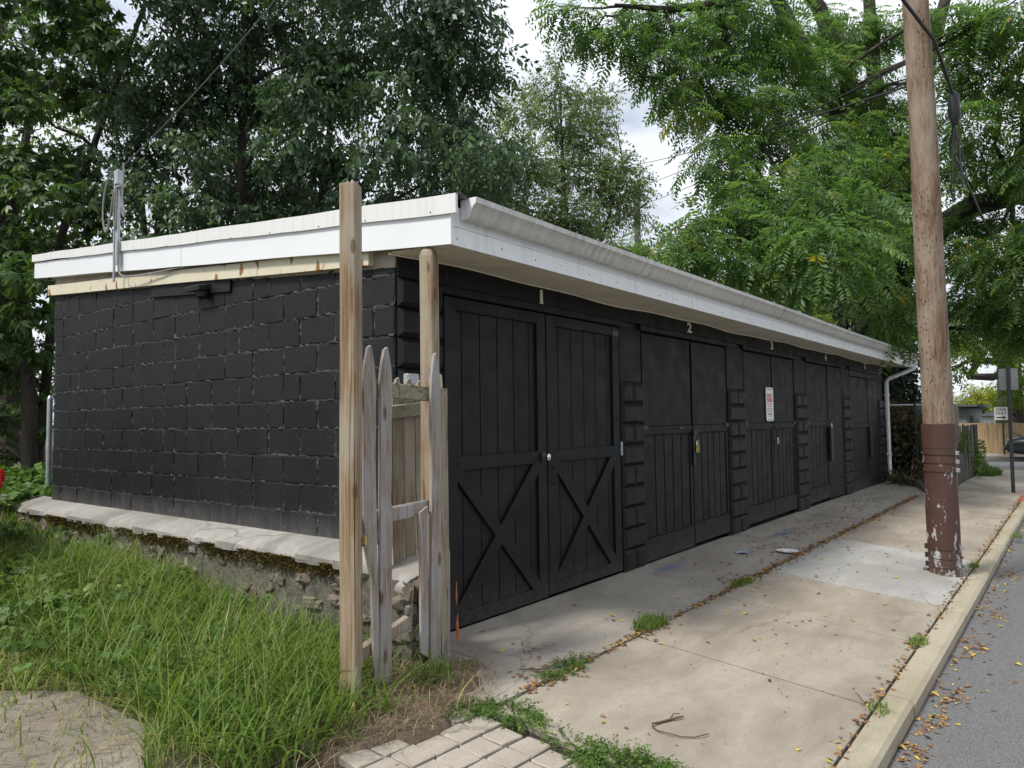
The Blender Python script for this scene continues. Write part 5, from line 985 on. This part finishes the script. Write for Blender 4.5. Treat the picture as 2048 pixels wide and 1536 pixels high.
# broad leaved weeds in the yard
n = 1100; x = RNG.uniform(-1.9, -.5, n); y = np.concatenate([RNG.uniform(-.3, 2.5, n // 3), RNG.uniform(1.5, 5.3, n - n // 3)]); k = vnoise(x, y, 2.2, 3) > .0; x, y = x[k], y[k]; n = len(x)
a = RNG.uniform(0, 2 * np.pi, n); V, F, tt = scatter(SPR['ivy'], np.stack([x, y, yz(x, y) + RNG.uniform(.03, .24, n)], 1), np.stack([np.cos(a), np.sin(a), RNG.uniform(-.1, .5, n)], 1), RNG.uniform(.5, 1.0, n) * np.clip(.45 + .2 * y, .45, 1), RNG.normal(0, .4, n), RNG.uniform(.1, .8, n))
tag(link('yard_weeds', mesh_np('yard_weeds', V, F, 'weed', False, tt)), 'broad leaved weeds tangled in the yard grass', 'weeds', kind='stuff')
# ground cover behind the wall end
n = 4200; x = RNG.uniform(-4.2, 1.6, n); y = RNG.uniform(5.75, 9.5, n); a = RNG.uniform(0, 2 * np.pi, n); hgt = .12 + .2 * np.clip(vnoise(x, y, 1.6), 0, 1)
V, F, tt = scatter(SPR['ivy'], np.stack([x, y, yz(x, y) + RNG.uniform(0, 1, n) * hgt], 1), np.stack([np.cos(a), np.sin(a), RNG.uniform(-.3, .5, n)], 1), RNG.uniform(.8, 1.4, n), RNG.normal(0, .4, n), RNG.uniform(.1, .8, n))
tag(link('ivy_ground', mesh_np('ivy_ground', V, F, 'weed', False, tt)), 'low leafy ground cover on the bank behind the wall end', 'ground cover', kind='stuff')
# moss on the ledge edge
n = 11000; y = RNG.uniform(-.2, 5.3, n); k = vnoise(y, y * 0, 2.1, 3) > -.55 + .5 * RNG.random(len(y)); y = y[k]; n = len(y); x = -.478 - RNG.uniform(0, .02, n); zz = np.minimum(.530 + RNG.normal(0, .035, n), .548); V, F, tt = blades(np.stack([x, y, zz], 1), RNG.uniform(.010, .028, n), RNG.uniform(.008, .018, n), RNG.uniform(.6, 1.6, n), RNG.uniform(0, 6.28, n), RNG.random(n))
tag(link('moss', mesh_np('moss', V, F, 'moss', False, tt)), 'brown moss fringe along the footing ledge edge', 'moss', kind='stuff')
# straw and dry cuttings on the soil
n = 2000; r_ = np.sqrt(RNG.random(n)); a = RNG.uniform(0, 6.28, n); x = -.75 + .70 * r_ * np.cos(a); y = -.57 + .40 * r_ * np.sin(a); z = np.array([gz(0, q) for q in y]) + .055 * (1 - r_ ** 2) + .012
V, F, tt = blades(np.stack([x, y, z], 1), RNG.uniform(.03, .13, n), RNG.uniform(.0015, .0035, n), RNG.uniform(1.6, 2.2, n), RNG.uniform(0, 6.28, n), RNG.random(n))
tag(link('straw', mesh_np('straw', V, F, 'straw', False, tt)), 'dry straw and cuttings strewn at the fence foot', 'straw', kind='stuff')
# tufts and weeds in the cracks
def tuft(name, label, cx, cy, rx, ry, n, h, mat='grass', kind='blade', cat='weeds', group=None, wd=(.003, .006)):
    a = RNG.uniform(0, 6.28, n); r_ = np.sqrt(RNG.random(n)); x = cx + rx * r_ * np.cos(a); y = cy + ry * r_ * np.sin(a); zz = np.array([gz(p, q) for p, q in zip(x, y)])
    if kind == 'blade': V, F, tt = blades(np.stack([x, y, zz], 1), RNG.uniform(.4, 1, n) * h, RNG.uniform(*wd, n), RNG.uniform(.3, 1.3, n), RNG.uniform(0, 6.28, n), RNG.uniform(.15, .75, n))
    else: V, F, tt = scatter(SPR['small'], np.stack([x, y, zz + RNG.uniform(0, h, n)], 1), np.stack([np.cos(a), np.sin(a), RNG.uniform(-.1, .7, n)], 1), RNG.uniform(.12, .24, n), RNG.normal(0, .4, n), RNG.uniform(.1, .9, n))
    c0 = np.array([cx, cy, gz(cx, cy)]); return tag(link(name, mesh_np(name, V - c0, F, mat, False, tt), None, c0), label, cat, group)
tuft('grass_tuft', 'thick green grass tuft at the pavement joint in front of the barn doors', 1.36, -.96, .20, .09, 420, .12)
tuft('grass_tuft', 'small grass tuft with dead leaves in the joint in front of door two', 3.05, -1.0, .20, .06, 260, .08)
tuft('grass_tuft', 'small weed tuft beside the kerb on the sloping pavement', 2.45, -2.49, .13, .06, 200, .07)
tuft('grass_tuft', 'tiny weed tuft against the kerb behind the utility pole', 5.75, -2.50, .12, .04, 130, .08)
tuft('grass_tuft', 'thin yellow grass wisp between pavement slab and kerb', .98, -2.53, .10, .05, 70, .09)
tuft('grass_tuft', 'leafy grass clump growing under the broken pickets', -.52, -.60, .13, .08, 150, .26, wd=(.007, .014))
tuft('grass_tuft', 'small grass clump beside the gutter far along the kerb', 8.4, -2.72, .16, .05, 120, .09)
tuft('creeping_weed', 'creeping green weed along the top edge of the square pavers', -.47, -1.12, .09, .16, 190, .03, 'weed', 'spray'); tuft('creeping_weed', 'sparse weed sprig between the topmost square pavers', -.60, -.92, .09, .04, 60, .025, 'weed', 'spray')
tuft('creeping_weed', 'broad mat of creeping weed spreading over pavers and slab edge', -.56, -1.86, .15, .24, 520, .045, 'weed', 'spray'); tuft('creeping_weed', 'thin line of weeds in the joint beside the square pavers', -.51, -1.52, .06, .13, 60, .025, 'weed', 'spray')
tuft('creeping_weed', 'low weeds beside the soil in the pavement joint', .22, -.98, .22, .03, 110, .03, 'weed', 'spray')
# fallen leaves
def leaf_mesh(L, wd, curl):
    V = [(-L / 2, 0, .001), (-L * .15, -wd / 2, curl), (L * .25, -wd * .42, curl * .8), (L / 2, 0, curl * .4), (L * .25, wd * .42, curl * .9), (-L * .15, wd / 2, curl * 1.2), (0, 0, .002)]
    return np.array(V), [[0, 1, 6], [1, 2, 6], [2, 3, 6], [3, 4, 6], [4, 5, 6], [5, 0, 6]]
def litter(name, pts, size, label, tints):
    V = []; F = []; T = []; o = 0
    for (x, y, z), s, tn in zip(pts, size, tints):
        v, f = leaf_mesh(s, s * U(.35, .7), s * U(.02, .30)); M = np.array(Euler((U(-.35, .35), U(-.35, .35), U(0, 6.28))).to_matrix()); v = v @ M.T; v[:, 2] += -v[:, 2].min() + .002; V.append(v + np.array([x, y, z])); F += [[i + o for i in q] for q in f]; o += 7; T += [tn] * 7
    return tag(link(name, mesh_np(name, np.concatenate(V), np.array(F), 'litter', False, np.array(T))), label, 'leaves', kind='stuff')
def band(n, x0, x1, y0, sy, p=1.):
    x = x0 + (x1 - x0) * RNG.random(n) ** p; return np.stack([x, RNG.normal(y0, sy, n)], 1)
PT_ = np.concatenate([band(1500, -.2, 12, -1.0, .020), band(800, 3.0, 12, -1.0, .05), band(750, -.3, 14, -2.49, .03), band(260, 3.5, 13, -.55, .25), band(200, 6, 12, -.5, .2), np.stack([RNG.uniform(-.4, 13, 170), RNG.uniform(-2.4, -.05, 170)], 1), band(60, 1.0, 1.6, -1.0, .09), band(70, 2.8, 3.4, -.9, .12), band(110, 4.6, 7.5, -.62, .12), band(70, -.1, .35, -.95, .08)])
PT_ = PT_[(PT_[:, 1] < -.03) & (PT_[:, 1] > -2.6)]; tn = np.clip(RNG.normal(.52, .2, len(PT_)), 0, 1)
litter('leaf_litter', [(x, y, gz(x, y) + .002) for x, y in PT_], RNG.uniform(.016, .042, len(PT_)), 'small brown leaf litter gathered in the pavement joints', tn)
PR = np.concatenate([band(330, .2, 15, -2.71, .03), np.stack([RNG.uniform(0, 14, 130), -2.68 - RNG.exponential(.22, 130)], 1)] + [np.stack([RNG.normal(cx, .13, 45), RNG.normal(cy, .04, 45)], 1) for cx, cy in ((1.2, -2.76), (1.75, -2.80), (2.9, -2.78), (4.1, -2.83), (.75, -2.74), (6.0, -2.80))]); PR = PR[PR[:, 1] < -2.665]
litter('gutter_litter', [(x, y, -.261) for x, y in PR], RNG.uniform(.015, .045, len(PR)), 'yellow and brown leaf litter lying in the gutter along the kerb', np.clip(RNG.normal(.54, .2, len(PR)), 0, 1))
PC = np.stack([RNG.uniform(-.4, 10, 500), RNG.uniform(-2.45, -.05, 500)], 1); litter('dark_crumbs', [(x, y, gz(x, y) + .002) for x, y in PC], RNG.uniform(.006, .016, len(PC)), 'tiny dark crumbs and seeds strewn over the pavement', np.clip(RNG.normal(.1, .1, len(PC)), 0, 1))
FL = []
for k in range(8):
    v, f = leaf_mesh(.05, .05 * U(.4, .75), .05 * U(.05, .35)); v[:, 2] -= v[:, 2].min(); tn_ = [.45, .6, .84, .9, .3, .7, .88, .99][k]; me = bpy.data.meshes.new('fallen_leaf'); me.from_pydata(v.tolist(), [], f); at_ = me.attributes.new('tint', 'FLOAT', 'POINT'); at_.data.foreach_set('value', [tn_] * 7); me.materials.append(MATS['litter']); FL.append(me)
for k in range(90):
    if k < 50: x, y = U(-.4, 5.5), U(-2.42, -.12); z = gz(x, y) + .004; lab, grp = 'single fallen leaf lying loose on the garage pavement', 'loose fallen leaves on the pavement'
    else: x = U(.4, 6.5); y = -2.72 - random.expovariate(5); z = -.259; lab, grp = 'single fallen leaf lying loose on the asphalt road', 'loose fallen leaves on the road'
    s = U(.45, 1.1); tag(link('fallen_leaf', random.choice(FL), None, (x, y, z), (U(-.15, .15), U(-.15, .15), U(0, 6.28)), (s, s, s)), lab, 'leaf', grp)
# twigs, plate and litter
TW = [(.13, -1.78), (.06, -1.74), (-.02, -1.71), (-.06, -1.70), (-.085, -1.715), (-.10, -1.75), (-.10, -1.80), (-.075, -1.86), (-.03, -1.915), (.02, -1.945), (.055, -1.95)]
b = MB(); b.tube([(x, y, gz(x, y) + .008 + .006 * (i % 3 == 0)) for i, (x, y) in enumerate(TW)], [.0045, .006, .006, .005, .004, .0035, .003, .003, .003, .003, .002], 6); b.tube([(.06, -1.74, gz(0, -1.74) + .01), (.11, -1.735, gz(0, -1.735) + .02), (.15, -1.75, gz(0, -1.75) + .012)], [.004, .003, .002], 5); tag(b.build('dead_twig', 'twig_brown', None, True), 'curved dead twig lying on the pavement near the square pavers', 'twig')
b = MB(); b.tube([(.03, -.78, gz(0, -.78) + .01), (.10, -.88, gz(0, -.88) + .014), (.18, -.93, gz(0, -.93) + .012), (.32, -.99, gz(0, -.99) + .016)], [.003, .004, .003, .002], 5); b.tube([(.12, -.89, gz(0, -.89) + .012), (.22, -.90, gz(0, -.9) + .012), (.36, -.92, gz(0, -.92) + .016)], .003, 5); tag(b.build('dead_twig', 'twig_brown', None, True), 'thin forked twigs lying on the cracked apron joint', 'twig')
b = MB(); b.box((1.12, -2.42, gz(0, -2.42) + .012), (.16, .035, .012), (.08, 0, .5), .003); tag(b.build('wood_scrap', 'weathered_wood'), 'short pale wood scrap lying beside the kerb among leaves', 'wood scrap')
b = MB(); c0 = (4.78, -.86); n = 28; prof = [(.0, .006), (.07, .006), (.082, .010), (.115, .022), (.118, .021), (.085, .006), (.0, .002)]; V = []; F = []
for r_, h in prof:
    for j in range(n): a = 2 * math.pi * j / n; V.append((c0[0] + r_ * math.cos(a), c0[1] + r_ * math.sin(a), gz(0, c0[1]) + h))
F = [[i * n + j, i * n + (j + 1) % n, (i + 1) * n + (j + 1) % n, (i + 1) * n + j] for i in range(len(prof) - 1) for j in range(n)]; b.add(V, F); tag(b.build('paper_plate', 'plate_white', None, True), 'white paper plate lying on the apron in front of door two', 'plate')
b = MB(); V = []; F = []
for i in range(9):
    for j in range(4): V.append((4.30 + .30 * i / 8 + U(-.01, .01), -.46 - .11 * j / 3 + U(-.01, .01), gz(0, -.5) + .006 + U(0, .02)))
F = [[i * 4 + j, i * 4 + j + 1, (i + 1) * 4 + j + 1, (i + 1) * 4 + j] for i in range(8) for j in range(3)]; b.add(V, F); tag(b.build('plastic_wrapper', 'plastic_blue', None, True), 'crumpled bluish plastic wrapper on the apron beside the paper plate', 'wrapper')
b = MB(); v, f = chamfer(.10, .06, .05, .015); b.add([(x + U(-.01, .01), y + U(-.01, .01), z + U(-.01, .01)) for x, y, z in v], f, Matrix.Translation((-1.28, 4.6, float(yz(-1.28, 4.6)) + .03))); tag(b.build('paper_scrap', 'plate_white'), 'crumpled white paper scrap in the yard below the ledge end', 'paper')

# ================================================================== BACKGROUND THINGS
b = MB(); b.tube([(.15, 6.55, .4), (.15, 6.55, 1.80)], .032, 10); b.tube([(.15, 6.55, 1.79), (.15, 6.55, 1.83)], [.034, .01], 10); tag(b.build('fence_post', 'galvanised', None, True), 'bare galvanised fence post behind the block wall corner', 'post')
h = thing('brick_house', 'brown brick house hidden behind the trees past the wall end', 'house', (-2, 22, .3))
b = MB(); b.span((-8, 19.8, .2), (4.4, 27, 5.6)); b.build('wall', 'house_brick', h); b = MB(); b.prism([(19.3, 5.55), (23.4, 8.0), (27.5, 5.55)], 'x', -8.4, 4.8); b.build('roof', 'shed_roof', h)
for xx in (-6.5, -3.5, -.5, 2.4):
    b = MB(); b.span((xx - .5, 19.74, 2.2), (xx + .5, 19.83, 3.8)); wd_ = b.build('window', 'sign_white', h); b = MB(); b.span((xx - .42, 19.72, 2.28), (xx + .42, 19.735, 3.72)); b.build('pane', 'car_glass', wd_)
def loft(sections, n=20, ex=4.):
    V = []; F = []
    for x, hw, z0, z1 in sections:
        cz, hz = (z0 + z1) / 2, (z1 - z0) / 2
        for j in range(n):
            a = 2 * math.pi * (j + .5) / n; c, s = math.cos(a), math.sin(a); V.append((x, hw * math.copysign(abs(c) ** (2 / ex), c), cz + hz * math.copysign(abs(s) ** (2 / ex), s)))
    k = len(sections); F = [[i * n + j, i * n + (j + 1) % n, (i + 1) * n + (j + 1) % n, (i + 1) * n + j] for i in range(k - 1) for j in range(n)] + [list(range(n))[::-1], [(k - 1) * n + j for j in range(n)]]; return V, F
def car(loc, head, paint, label, trim=False):
    t = thing('parked_car', label, 'car', loc); M = Matrix.Translation(Vector(loc)) @ Matrix.Rotation(head, 4, 'Z')
    def p(name, VF, mat, parent=t, smooth=True): b = MB(); b.add(VF[0], VF[1], M); return b.build(name, mat, parent, smooth)
    body = p('body', loft([(-2.26, .66, .40, .72), (-2.22, .80, .30, .90), (-2.0, .855, .24, .96), (-1.2, .875, .20, .97), (.4, .88, .20, .95), (1.2, .87, .20, .92), (1.9, .83, .24, .84), (2.2, .76, .30, .74), (2.26, .62, .40, .62)]), paint)
    p('cabin', loft([(-1.95, .66, .88, .97), (-1.55, .70, .88, 1.22), (-1.15, .70, .88, 1.40), (-.3, .70, .88, 1.45), (.3, .69, .88, 1.41), (.8, .68, .88, 1.18), (1.3, .66, .86, .94)]), 'car_glass')
    p('roof_panel', loft([(-1.2, .60, 1.37, 1.405), (-.9, .63, 1.38, 1.445), (-.3, .64, 1.40, 1.468), (.1, .63, 1.39, 1.448), (.35, .58, 1.37, 1.41)]), paint)
    for s in (-1, 1):
        b = MB(); b.box((-2.19, s * .70, .76), (.10, .26, .16), bev=.03); v, f = b.v, b.f; p('tail_light', (v, f), 'tail_red'); b = MB(); b.box((2.17, s * .60, .60), (.10, .28, .12), bev=.03); p('headlight', (b.v, b.f), 'light_clear')
        b = MB(); b.box((.75, s * .95, .98), (.12, .14, .10), bev=.03); p('mirror', (b.v, b.f), paint)
        b = MB(); b.box((0, s * .883, .56), (3.2, .012, .035), bev=.004); p('side_trim', (b.v, b.f), 'chrome' if trim else 'tyre')
        for x in (-1.38, 1.38):
            b = MB(); b.tube([(x, s * .66, .31), (x, s * .68, .31), (x, s * .86, .31), (x, s * .88, .31)], [.27, .31, .31, .27], 22); wh = p('wheel', (b.v, b.f), 'tyre'); b = MB(); b.tube([(x, s * .80, .31), (x, s * .885, .31), (x, s * .895, .31)], [.19, .19, .05], 16); p('rim', (b.v, b.f), 'rim', wh)
    for x, nm in ((-2.24, 'bumper'), (2.24, 'bumper')):
        b = MB(); b.box((x, 0, .47), (.10, 1.56, .17), bev=.04); p(nm, (b.v, b.f), paint); b = MB(); b.box((x + math.copysign(.045, x), 0, .52), (.03, 1.5, .03), bev=.01); p('bumper_strip', (b.v, b.f), 'chrome' if trim else 'tyre')
    b = MB(); b.box((-2.285, 0, .62), (.012, .3, .15), bev=.003); p('number_plate', (b.v, b.f), 'sign_white'); return t
car((-2.19, 5.42, float(yz(-2.3, 4.5)) - .0), rad(90), 'car_grey', 'dark grey car with red tail light parked in the yard beside the wall end')
car((27.0, -3.62, -.15), rad(90), 'car_green', 'dark green sedan with chrome strip parked along the tan board fence', True)
# sign post seen from behind
t = thing('sign_post', 'dark steel sign post with the blank back of a parking sign', 'sign post', (14.6, -2.30, -.16)); b = MB(); b.box((14.6, -2.30, 1.12), (.045, .065, 2.62), bev=.004); b.build('post', 'post_steel', t)
b = MB(); b.box((14.635, -2.30, 2.16), (.006, .33, .44), bev=.002); b.build('sign_panel', 'sign_back', t)
for k in range(14): b = MB(); b.tube([(14.577, -2.30, .05 + k * .06), (14.574, -2.30, .05 + k * .06)], .008, 6); b.build('post_hole', 'rim', t)
t = thing('one_way_sign', 'white one way sign with black arrow before the tan board fence', 'sign', (29.7, -1.10, -.1)); SA = math.atan2(CAM.y + 1.1, CAM.x - 29.7) + math.pi / 2
b = MB(); b.tube([(29.72, -1.10, -.1), (29.72, -1.10, 1.7)], .03, 8); b.build('post', 'post_steel', t)
b = MB(); b.box((29.68, -1.05, 1.47), (.44, .012, .48), (0, 0, SA), .004); b.build('plate', 'sign_white', t)
nv = Vector((math.cos(SA - math.pi / 2), math.sin(SA - math.pi / 2), 0)); rv = Vector((math.cos(SA), math.sin(SA), 0)); pc = Vector((29.68, -1.05, 1.47)) + nv * .009
for body, dz in (('ONE', .135), ('WAY', .0)): link('lettering', text_mesh(body, .16, 'sign_black', .001), t, pc + Vector((0, 0, dz)), (rad(90), 0, SA))
b = MB(); ar = [(-.15, -.022), (.05, -.022), (.05, -.06), (.17, 0), (.05, .06), (.05, .022), (-.15, .022)]; V = [tuple(pc + rv * u_ + Vector((0, 0, v_ - .15)) + nv * e) for e in (-.001, .002) for u_, v_ in ar]; F = [list(range(7)), list(range(7, 14))[::-1]] + [[i, (i + 1) % 7, 7 + (i + 1) % 7, 7 + i] for i in range(7)]; b.add(V, F); b.build('arrow', 'sign_black', t)
# tan board fence across the street
t = thing('board_fence', 'tall tan wooden board fence across the far street', 'fence', (30.5, -3, -.2)); bd = []
for k in range(4): b = MB(); b.box((0, 0, .65), (.022, .138, 1.30 + U(-.01, .012)), bev=.004); me = bpy.data.meshes.new('board'); me.from_pydata(b.v, [], b.f); me.materials.append(MATS['tan_fence_wood']); bd.append(me)
for k in range(80): link('board', random.choice(bd), t, (30.5 + U(-.004, .004), 1.4 - k * .145, -.2 + U(-.01, .01)))
for zz in (.1, .8): b = MB(); b.span((30.52, -10.2, zz), (30.56, 1.4, zz + .09)); b.build('rail', 'tan_fence_wood', t)
# dark board fence with ivy, near corner
t = thing('weathered_fence', 'dark weathered board fence overgrown with ivy beside the pavement', 'fence', (17, -1.28, -.1)); bd = []
for k in range(5): b = MB(); b.box((0, 0, .66), (.15, .024, 1.32 + U(-.06, .05)), bev=.005); me = bpy.data.meshes.new('board'); me.from_pydata([(x + U(-.004, .004), y, z) for x, y, z in b.v], [], b.f); me.materials.append(MATS['old_fence_wood']); bd.append(me)
for k in range(29): link('board', random.choice(bd), t, (14.9 + k * .155, -1.26 + U(-.008, .008), -.12 + U(-.03, .01)), (U(-.03, .03), U(-.02, .02), U(-.03, .03)))
for zz in (.15, .95): b = MB(); b.span((14.85, -1.24, zz), (19.3, -1.20, zz + .08)); b.build('rail', 'old_fence_wood', t)
b = MB(); b.box((15.9, -1.20, .75), (.10, .10, 1.75), bev=.01); b.build('post', 'mossy_wood', t)
def shrub(name, label, boxes, kind, mat, cat, size=1., seed=0):
    P = []; D_ = []
    for (x0, x1, y0, y1, z0, z1, n) in boxes:
        p = np.stack([RNG.uniform(x0, x1, n), RNG.uniform(y0, y1, n), z0 + (z1 - z0) * RNG.random(n) ** 1.1], 1); p[:, 2] *= .8 + .25 * vnoise(p[:, 0], p[:, 1], 2.3); P.append(p); a = RNG.uniform(0, 6.28, n); D_.append(np.stack([np.cos(a), np.sin(a), RNG.uniform(-.7, .4, n)], 1))
    P = np.concatenate(P); D_ = np.concatenate(D_); n = len(P); V, F, tt = scatter(SPR[kind], P, D_, size * RNG.uniform(.6, 1.2, n), RNG.normal(0, .5, n), np.clip(RNG.normal(.45, .25, n), 0, 1)); c0 = P.mean(0); c0[2] = 0
    return tag(link(name, mesh_np(name, V - c0, F, mat, False, tt), None, c0), label, cat)
shrub('ivy_vine', 'green ivy spilling over the dark weathered fence end', [(17.4, 19.5, -1.40, -1.27, -.1, .55, 170), (18.2, 19.5, -1.42, -1.2, -.1, .95, 150), (15.3, 17, -1.32, -1.24, .8, 1.2, 60)], 'ivy', 'weed', 'ivy', .55)
shrub('vine_thicket', 'brownish vine thicket climbing the chain link beside the downspout', [(14.7, 16.4, -.75, .6, .0, 1.75, 1500), (15, 17, -.9, .2, .0, 1.2, 700), (14.9, 16.2, -.5, .5, 1.2, 2.1, 420), (13.6, 15.2, -1.0, -.2, .0, .35, 160)], 'vine', 'leaf_brownvine', 'vine', 1.0)
shrub('hedge', 'dark green hedge behind the chain link and trunk', [(16.5, 20, .2, 3.0, -.1, 1.6, 2200), (20, 26, 3, 9, -.1, 2.6, 2600)], 'small', 'leaf_dark', 'hedge', 1.5)
tuft('grass_patch', 'bright green grass patch at the end of the weathered fence', 19.0, -1.5, .9, .28, 900, .28, 'weed', wd=(.01, .02), cat='grass')
t = thing('chain_link_fence', 'chain link fence overgrown with vines beside the downspout', 'fence', (14.9, -.4, 0))
for xx, yy in ((14.80, -.55), (16.6, -.95)): b = MB(); b.tube([(xx, yy, -.1), (xx, yy, 1.72)], .028, 8); b.build('post', 'post_steel', t, True)
b = MB(); b.tube([(14.5, .3, 1.68), (14.80, -.55, 1.68), (16.6, -.95, 1.68)], .02, 8); b.build('top_rail', 'galvanised', t, True)
b = MB()
for k in range(34):
    u0 = k / 34; q0 = Vector((14.80, -.55, 0)).lerp(Vector((16.6, -.95, 0)), u0)
    for s in (-1, 1):
        q1 = Vector((14.80, -.55, 0)).lerp(Vector((16.6, -.95, 0)), min(1, max(0, u0 + s * .5))); zz = 1.66 * abs((min(1, max(0, u0 + s * .5)) - u0) / .5); b.tube([q0 + Vector((0, 0, .02)), q1 + Vector((0, 0, zz))], .003, 4)
o = b.build('wire_mesh', 'galvanised', t); o['kind'] = 'stuff'
b = MB(); b.tube([(14.62, -.45, .05), (14.95, -.50, .8), (15.15, -.52, 1.35)], [.015, .014, .012], 6); tag(b.build('leaning_stick', 'weathered_wood', None, True), 'thin grey stick leaning against the vines beside the downspout', 'stick')
# grey shed behind the far fence
h = thing('grey_shed', 'flat roofed grey shed behind the far board fence', 'shed', (35, 2, -.3)); b = MB(); b.span((33.6, .45, -.4), (39.5, 5.5, 1.78)); b.build('wall', 'shed_grey', h); b = MB(); b.span((33.2, .05, 1.785), (40, 5.9, 1.88)); b.build('roof', 'shed_roof', h)
b = MB(); b.span((34.6, .40, .7), (35.5, .448, 1.4)); wd_ = b.build('window', 'shed_roof', h); b = MB(); b.span((35.7, .20, .75), (36.4, .449, 1.25)); b.build('air_conditioner', 'sign_white', h)
h = thing('white_house', 'low pale house beyond the far board fence', 'house', (46, -1, -.4)); b = MB(); b.span((44, -4, -.45), (50, 1.0, 1.35)); b.build('wall', 'sign_white', h); b = MB(); b.prism([(-4.3, 1.35), (-1.5, 2.0), (1.3, 1.35)], 'x', 43.7, 50.3); b.build('roof', 'shed_roof', h)
shrub('far_hedge', 'clipped dark hedge along the top of the far board fence', [(31.0, 32.2, -10, -.2, .3, 1.25, 1600), (33, 40, -9, -2, -.2, 3.0, 2600)], 'small', 'leaf_dark', 'hedge', 1.8)
b = MB(); V = []; F = []; n = 60
for i in range(n + 1):
    a = rad(-60 + 200 * i / n); V += [(620 * math.cos(a), 620 * math.sin(a), -1), (620 * math.cos(a), 620 * math.sin(a), 12 + 9 * math.sin(i * .6) + 5 * math.sin(i * 1.7)), (760 * math.cos(a), 760 * math.sin(a), -1)]
F = [[3 * i + j, 3 * i + 3 + j, 3 * i + 4 + j, 3 * i + 1 + j] for i in range(n) for j in range(2)]; b.add(V, F); struct(b.build('hills', 'ground_cover', None, True))
